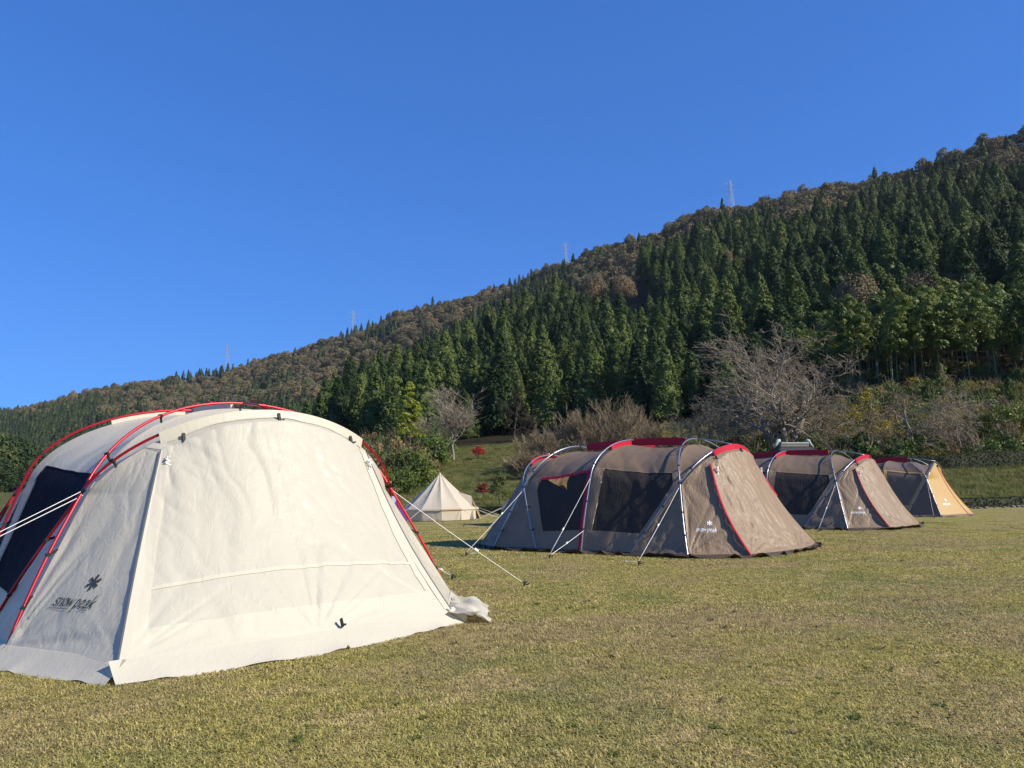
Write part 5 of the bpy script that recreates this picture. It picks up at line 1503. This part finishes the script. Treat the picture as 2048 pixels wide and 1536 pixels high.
def leafy_tree(name, label, p, H, R, mat, seed, clumps=60, per=40, leaf=.10, z0=.3, flat=.55, cone=False, bark='bark', trunk_r=None):
    root = tag(empty(name, p), label, 'tree')
    rng = np.random.default_rng(seed)
    if cone:
        t = rng.uniform(0, 1, clumps) ** 1.1; an = rng.uniform(0, 2 * PI, clumps); rad = R * (1 - t) ** .8 * rng.uniform(.5, 1.05, clumps) + .08
        C = np.stack([rad * np.cos(an), rad * np.sin(an), H * (z0 + (1 - z0) * t)], 1); cr = R * (.34 - .18 * t) * rng.uniform(.7, 1.3, clumps)
    else:
        d = unit_rand(clumps, rng); d[:, 2] = np.abs(d[:, 2]) * 1.05 - .12; C = d * (rng.uniform(.35, 1, (clumps, 1)) ** .6) * np.array([R * .85, R * .85, H * (1 - z0) * .62]) + np.array([0, 0, H * z0 + H * (1 - z0) * .30]); cr = R * .27 * rng.uniform(.6, 1.3, clumps)
    V, F = clump_cloud(C, cr, per, leaf, rng, flat, .7)
    put('crown', fast_mesh('crown', V, F, M[mat]), root)
    tr = trunk_r or H * .022
    sg = branch_tree(seed + 1, H * .85, R * .7, 2, tr, .3, (7, 4), .3, (.5, .5), .15, 1)
    V, F = tubes_np(sg); put('trunk', fast_mesh('trunk', V, F, M[bark], None, True), root)
    return root
p = on_ground(820, 90); H = back(820, 765, 90)[2] - p[2]
leafy_tree('larch_tree', 'bright yellow green feathery conifer left of the bare zelkova', p, H, 2.1, 'limegreen', 941, 120, 60, .12, .08, .6, True)
p, dq = base_at(957, 918, (55, 97)); k = math.hypot(p[0], p[1]) / FPX
leafy_tree('maple_tree', 'small scarlet maple glowing on the shaded bank', p, 28 * k, 15 * k, 'maple_red', 943, 46, 60, .05, .12, .45)
p, dq = base_at(966, 1002, (40.5, 60)); k = math.hypot(p[0], p[1]) / FPX
leafy_tree('maple_tree', 'small dark red maple beside the little pine', p, 38 * k, 17 * k, 'maple_dark', 945, 40, 50, .03, .28, .5)
p, dq = base_at(1000, 1012, (40.5, 60)); k = math.hypot(p[0], p[1]) / FPX
leafy_tree('pine_tree', 'little green pine left of the nearest brown tent', p, 66 * k, 22 * k, 'pine', 947, 60, 50, .035, .22, .5, True)
p = on_ground(2030, 57); H = back(2030, 800, 57)[2] - p[2]
leafy_tree('pine_tree', 'spreading garden pine with cloud shaped foliage at the right picture edge', p, H, 2.2, 'pine', 949, 26, 90, .085, .30, .45, False, 'bark_pale')
p = on_ground(780, 62); leafy_tree('laurel_tree', 'rounded green evergreen bush just left of the zelkova trunk', on_ground(862, 74), 3.2, 1.9, 'shrub_green', 951, 80, 80, .095, .08, .8)

# ------------------------------------------------------------------ grass
def tuft(name, seed, n, h, w, rad, lean):
    rng = np.random.default_rng(seed)
    a = rng.uniform(0, 2 * PI, n); r = rad * np.sqrt(rng.uniform(0, 1, n))
    b = np.stack([r * np.cos(a), r * np.sin(a), np.zeros(n) - .003], 1)
    da = rng.uniform(0, 2 * PI, n); hh = h * rng.uniform(.4, 1.2, n); ln = lean * rng.uniform(.3, 1.4, n)
    d = np.stack([np.cos(da), np.sin(da), np.zeros(n)], 1); sd = np.stack([-np.sin(da), np.cos(da), np.zeros(n)], 1) * (w * rng.uniform(.6, 1.3, n))[:, None]
    z = np.array([0, 0, 1.0])
    m = b + d * (ln * hh * .45)[:, None] + z * (hh * .62)[:, None]; t = b + d * (ln * hh * 1.25)[:, None] + z * (hh * np.clip(1.0 - .35 * ln, .35, 1))[:, None]
    V = np.stack([b - sd, b + sd, m + sd * .8, m - sd * .8, t], 1).reshape(-1, 3)
    k = np.arange(n)[:, None] * 5
    F = np.concatenate([k + [0, 1, 2], k + [0, 2, 3], k + [3, 2, 4]])
    return fast_mesh(name, V, F, M['blade'])
def turf_tile(name, seed, n, h, w, lean, size=.52):
    """half a metre of lawn: bent blades, each its own little face"""
    rng = np.random.default_rng(seed)
    b = np.stack([rng.uniform(-size / 2, size / 2, n), rng.uniform(-size / 2, size / 2, n), np.full(n, -.003)], 1)
    da = rng.uniform(0, 2 * PI, n); hh = h * rng.uniform(.35, 1.25, n) * (.7 + .6 * fbm(b[:, 0] * 9, b[:, 1] * 9, seed, 2)); ln = lean * rng.uniform(.3, 1.5, n)
    d = np.stack([np.cos(da), np.sin(da), np.zeros(n)], 1); sd = np.stack([-np.sin(da), np.cos(da), np.zeros(n)], 1) * (w * rng.uniform(.6, 1.4, n))[:, None]
    z = np.array([0, 0, 1.0])
    m = b + d * (ln * hh * .5)[:, None] + z * (hh * .60)[:, None]; t = b + d * (ln * hh * 1.35)[:, None] + z * (hh * np.clip(1.0 - .40 * ln, .30, 1))[:, None]
    V = np.stack([b - sd, b + sd, m + sd * .8, m - sd * .8, t], 1).reshape(-1, 3)
    k = np.arange(n)[:, None] * 5
    F = np.concatenate([k + [0, 1, 2], k + [0, 2, 3], k + [3, 2, 4]])
    return fast_mesh(name, V, F, M['blade'])
def in_foot(P, tent_loc, th, Pd):
    c, s = math.cos(th), math.sin(th); x, y = P[:, 0] - tent_loc[0], P[:, 1] - tent_loc[1]; lx, ly = x * c + y * s, -x * s + y * c
    zb_ = Pd['ZB']; f1 = Pd['F1']
    return (np.abs(lx) < zb_[0] + .12) & (np.abs(ly) < np.interp(np.abs(lx), [0, f1[0], zb_[0] + .1], [f1[1] + .08, f1[1] + .08, zb_[1] + .1]))
def deep_inside(P, loc, th):
    q = {k: (v[0] - .45, v[1] - .45, 0) for k, v in STD.items() if k in ('F1', 'ZB')}; return in_foot(P, loc, th, q)
gx, gy = np.meshgrid(np.arange(-16, 16, .5), np.arange(2.5, 27, .5))
Pt = np.stack([gx.ravel(), gy.ravel()], 1); dt = np.hypot(Pt[:, 0], Pt[:, 1])
ok = (np.abs(np.arctan2(Pt[:, 0], Pt[:, 1])) < .74) & ~deep_inside(Pt, W_LOC, W_TH) & ~deep_inside(Pt, B_LOC, B_TH) & ~deep_inside(Pt, C_LOC, C_TH)
Pt, dt = Pt[ok], dt[ok]
LOD = [('near', 0, 7.0, [turf_tile('turf_near_%d' % k, 960 + k, 4200, (.027, .032, .024, .029)[k], .0027, (1.3, 1.1, 1.6, 1.4)[k]) for k in range(4)]),
       ('mid', 7.0, 13.0, [turf_tile('turf_mid_%d' % k, 970 + k, 2100, .029, .0042, 1.35) for k in range(4)]),
       ('far', 13.0, 27.0, [turf_tile('turf_far_%d' % k, 980 + k, 700, .032, .0070, 1.3) for k in range(4)])]
edge = dt + RNG.normal(size=len(dt)) * 1.0
for nm, d0, d1, tl in LOD:
    q = (edge >= d0) & (edge < d1)
    if nm == 'far': q &= RNG.uniform(0, 1, len(dt)) < np.clip((27 - dt) / 9, 0, 1)
    stuff_scatter('lawn_grass', {'near': 'short dry autumn grass in the foreground of the camping field', 'mid': 'short dry autumn grass around the tents', 'far': 'short dry autumn grass farther out on the field'}[nm], np.stack([Pt[q, 0], Pt[q, 1], np.zeros(q.sum())], 1), np.ones(q.sum()), RNG.integers(0, 4, q.sum()) * PI / 2, tl, 'grass')
# low green weeds in the lawn
def weed_mesh(name, seed):
    rng = np.random.default_rng(seed); n = 26
    a = rng.uniform(0, 2 * PI, n); L = rng.uniform(.025, .06, n); d = np.stack([np.cos(a), np.sin(a), np.zeros(n)], 1); sd = np.stack([-np.sin(a), np.cos(a), np.zeros(n)], 1) * (L * .22)[:, None]
    b = d * .006 + np.array([0, 0, .006]); m = d * (L * .6)[:, None] + np.array([0, 0, 1.0]) * (L * rng.uniform(.25, .7, n))[:, None]; t = d * L[:, None] + np.array([0, 0, 1.0]) * (L * rng.uniform(.1, .6, n))[:, None]
    V = np.stack([b, m - sd, m + sd, t], 1).reshape(-1, 3); k = np.arange(n)[:, None] * 4
    return fast_mesh(name, V, np.concatenate([k + [0, 1, 2], k + [1, 3, 2]]), M['weed'])
WD = [weed_mesh('lawn_weed_%d' % k, 990 + k) for k in range(3)]
wu = np.concatenate([RNG.normal(1120, 60, 12), RNG.normal(1800, 130, 12), RNG.normal(700, 120, 6), RNG.uniform(300, 2040, 8)]); wv = np.concatenate([RNG.normal(1205, 25, 12), RNG.normal(1385, 45, 12), RNG.normal(1440, 40, 6), 1150 + 370 * RNG.uniform(size=8)])
wp = np.array([on_field(a_, min(b_, 1530)) for a_, b_ in zip(wu, wv)]); wp = wp[~in_foot(wp, W_LOC, W_TH, STD)]
for i, q in enumerate(wp):
    tag(put('lawn_weed', WD[i % 3], None, (q[0], q[1], .004), i * 1.7, RNG.uniform(.4, .8)), 'small green weed rosette growing in the dry lawn', 'weed', 'weeds in the lawn')
# rough grass on the banks
def bank_tuft(name, seed):
    rng = np.random.default_rng(seed); n = 60
    a = rng.uniform(0, 2 * PI, n); r = .28 * np.sqrt(rng.uniform(0, 1, n)); b = np.stack([r * np.cos(a), r * np.sin(a), np.full(n, -.04)], 1)
    da = rng.uniform(0, 2 * PI, n); h = rng.uniform(.08, .24, n); d = np.stack([np.cos(da), np.sin(da), np.zeros(n)], 1); sd = np.stack([-np.sin(da), np.cos(da), np.zeros(n)], 1) * .010
    t = b + d * (h * .6)[:, None] + np.array([0, 0, 1.0]) * h[:, None]
    V = np.stack([b - sd, b + sd, t], 1).reshape(-1, 3)
    return fast_mesh(name, V, np.arange(n * 3).reshape(n, 3), M['bank_blade'])
BT = [bank_tuft('bank_tuft_%d' % k, 1000 + k) for k in range(4)]
for nm, lb, (ua, ub), (da_, db_), nn_ in (('right', 'rough green grass on the bank between the two hedges', (1640, 2300), (38, 62), 6000), ('left', 'rough grass on the sloping lawn behind the bell tent', (700, 1420), (40, 98), 9000)):
    Q = candidates(nn_, ua, ub, da_, db_); a_, d_, S_ = stations(Q); q = (d_ > S_[0] + .6) & (d_ < (S_[1] + .5 if nm == 'right' else S_[2]))
    Q = Q[q]; stuff_scatter('bank_grass', lb, np.stack([Q[:, 0], Q[:, 1], ground_z(Q[:, 0], Q[:, 1])], 1), RNG.uniform(.7, 1.4, len(Q)), RNG.uniform(0, 6.28, len(Q)), BT, 'grass')
# scattered fallen leaves
LF = []
for k in range(34):
    u, v = RNG.uniform(120, 2040), 1120 + 400 * RNG.uniform() ** 1.6
    q = on_field(u, v)
    if in_foot(np.array([[q[0], q[1]]]), W_LOC, W_TH, STD)[0] or in_foot(np.array([[q[0], q[1]]]), B_LOC, B_TH, STD)[0] or in_foot(np.array([[q[0], q[1]]]), C_LOC, C_TH, STD)[0]: continue
    s = RNG.uniform(.022, .042); t = np.linspace(0, 2 * PI, 9)[:-1]
    V = np.stack([s * np.cos(t), .6 * s * np.sin(t), .35 * s * np.cos(2 * t) + .022], 1).tolist() + [[0, 0, .018]]
    F = [(i, (i + 1) % 8, 8) for i in range(8)]
    o = put('fallen_leaf', make_mesh('fallen_leaf', V, F, M['autumn']), None, (q[0], q[1], 0.006), RNG.uniform(0, 6))
    tag(o, 'small brown fallen leaf lying on the lawn', 'leaf', 'fallen leaves on the lawn')

# ------------------------------------------------------------------ the air between
def haze():
    x0, x1, y0, y1, z0, z1 = -1900, 1900, -400, 2500, -3, 460
    V = [(x, y, z) for x in (x0, x1) for y in (y0, y1) for z in (z0, z1)]
    F = [(0, 1, 3, 2), (4, 6, 7, 5), (0, 4, 5, 1), (2, 3, 7, 6), (0, 2, 6, 4), (1, 5, 7, 3)]
    m, n, l, out = new_mat('air')
    v = n.new('ShaderNodeVolumePrincipled'); v.inputs['Color'].default_value = (.80, .88, 1, 1); v.inputs['Density'].default_value = 0.00006
    v.inputs['Anisotropy'].default_value = 0.1
    l.new(v.outputs[0], out.inputs['Volume'])
    o = put('haze', make_mesh('haze', V, F, m, False)); o['kind'] = 'stuff'
    return o
if HAZE: haze()
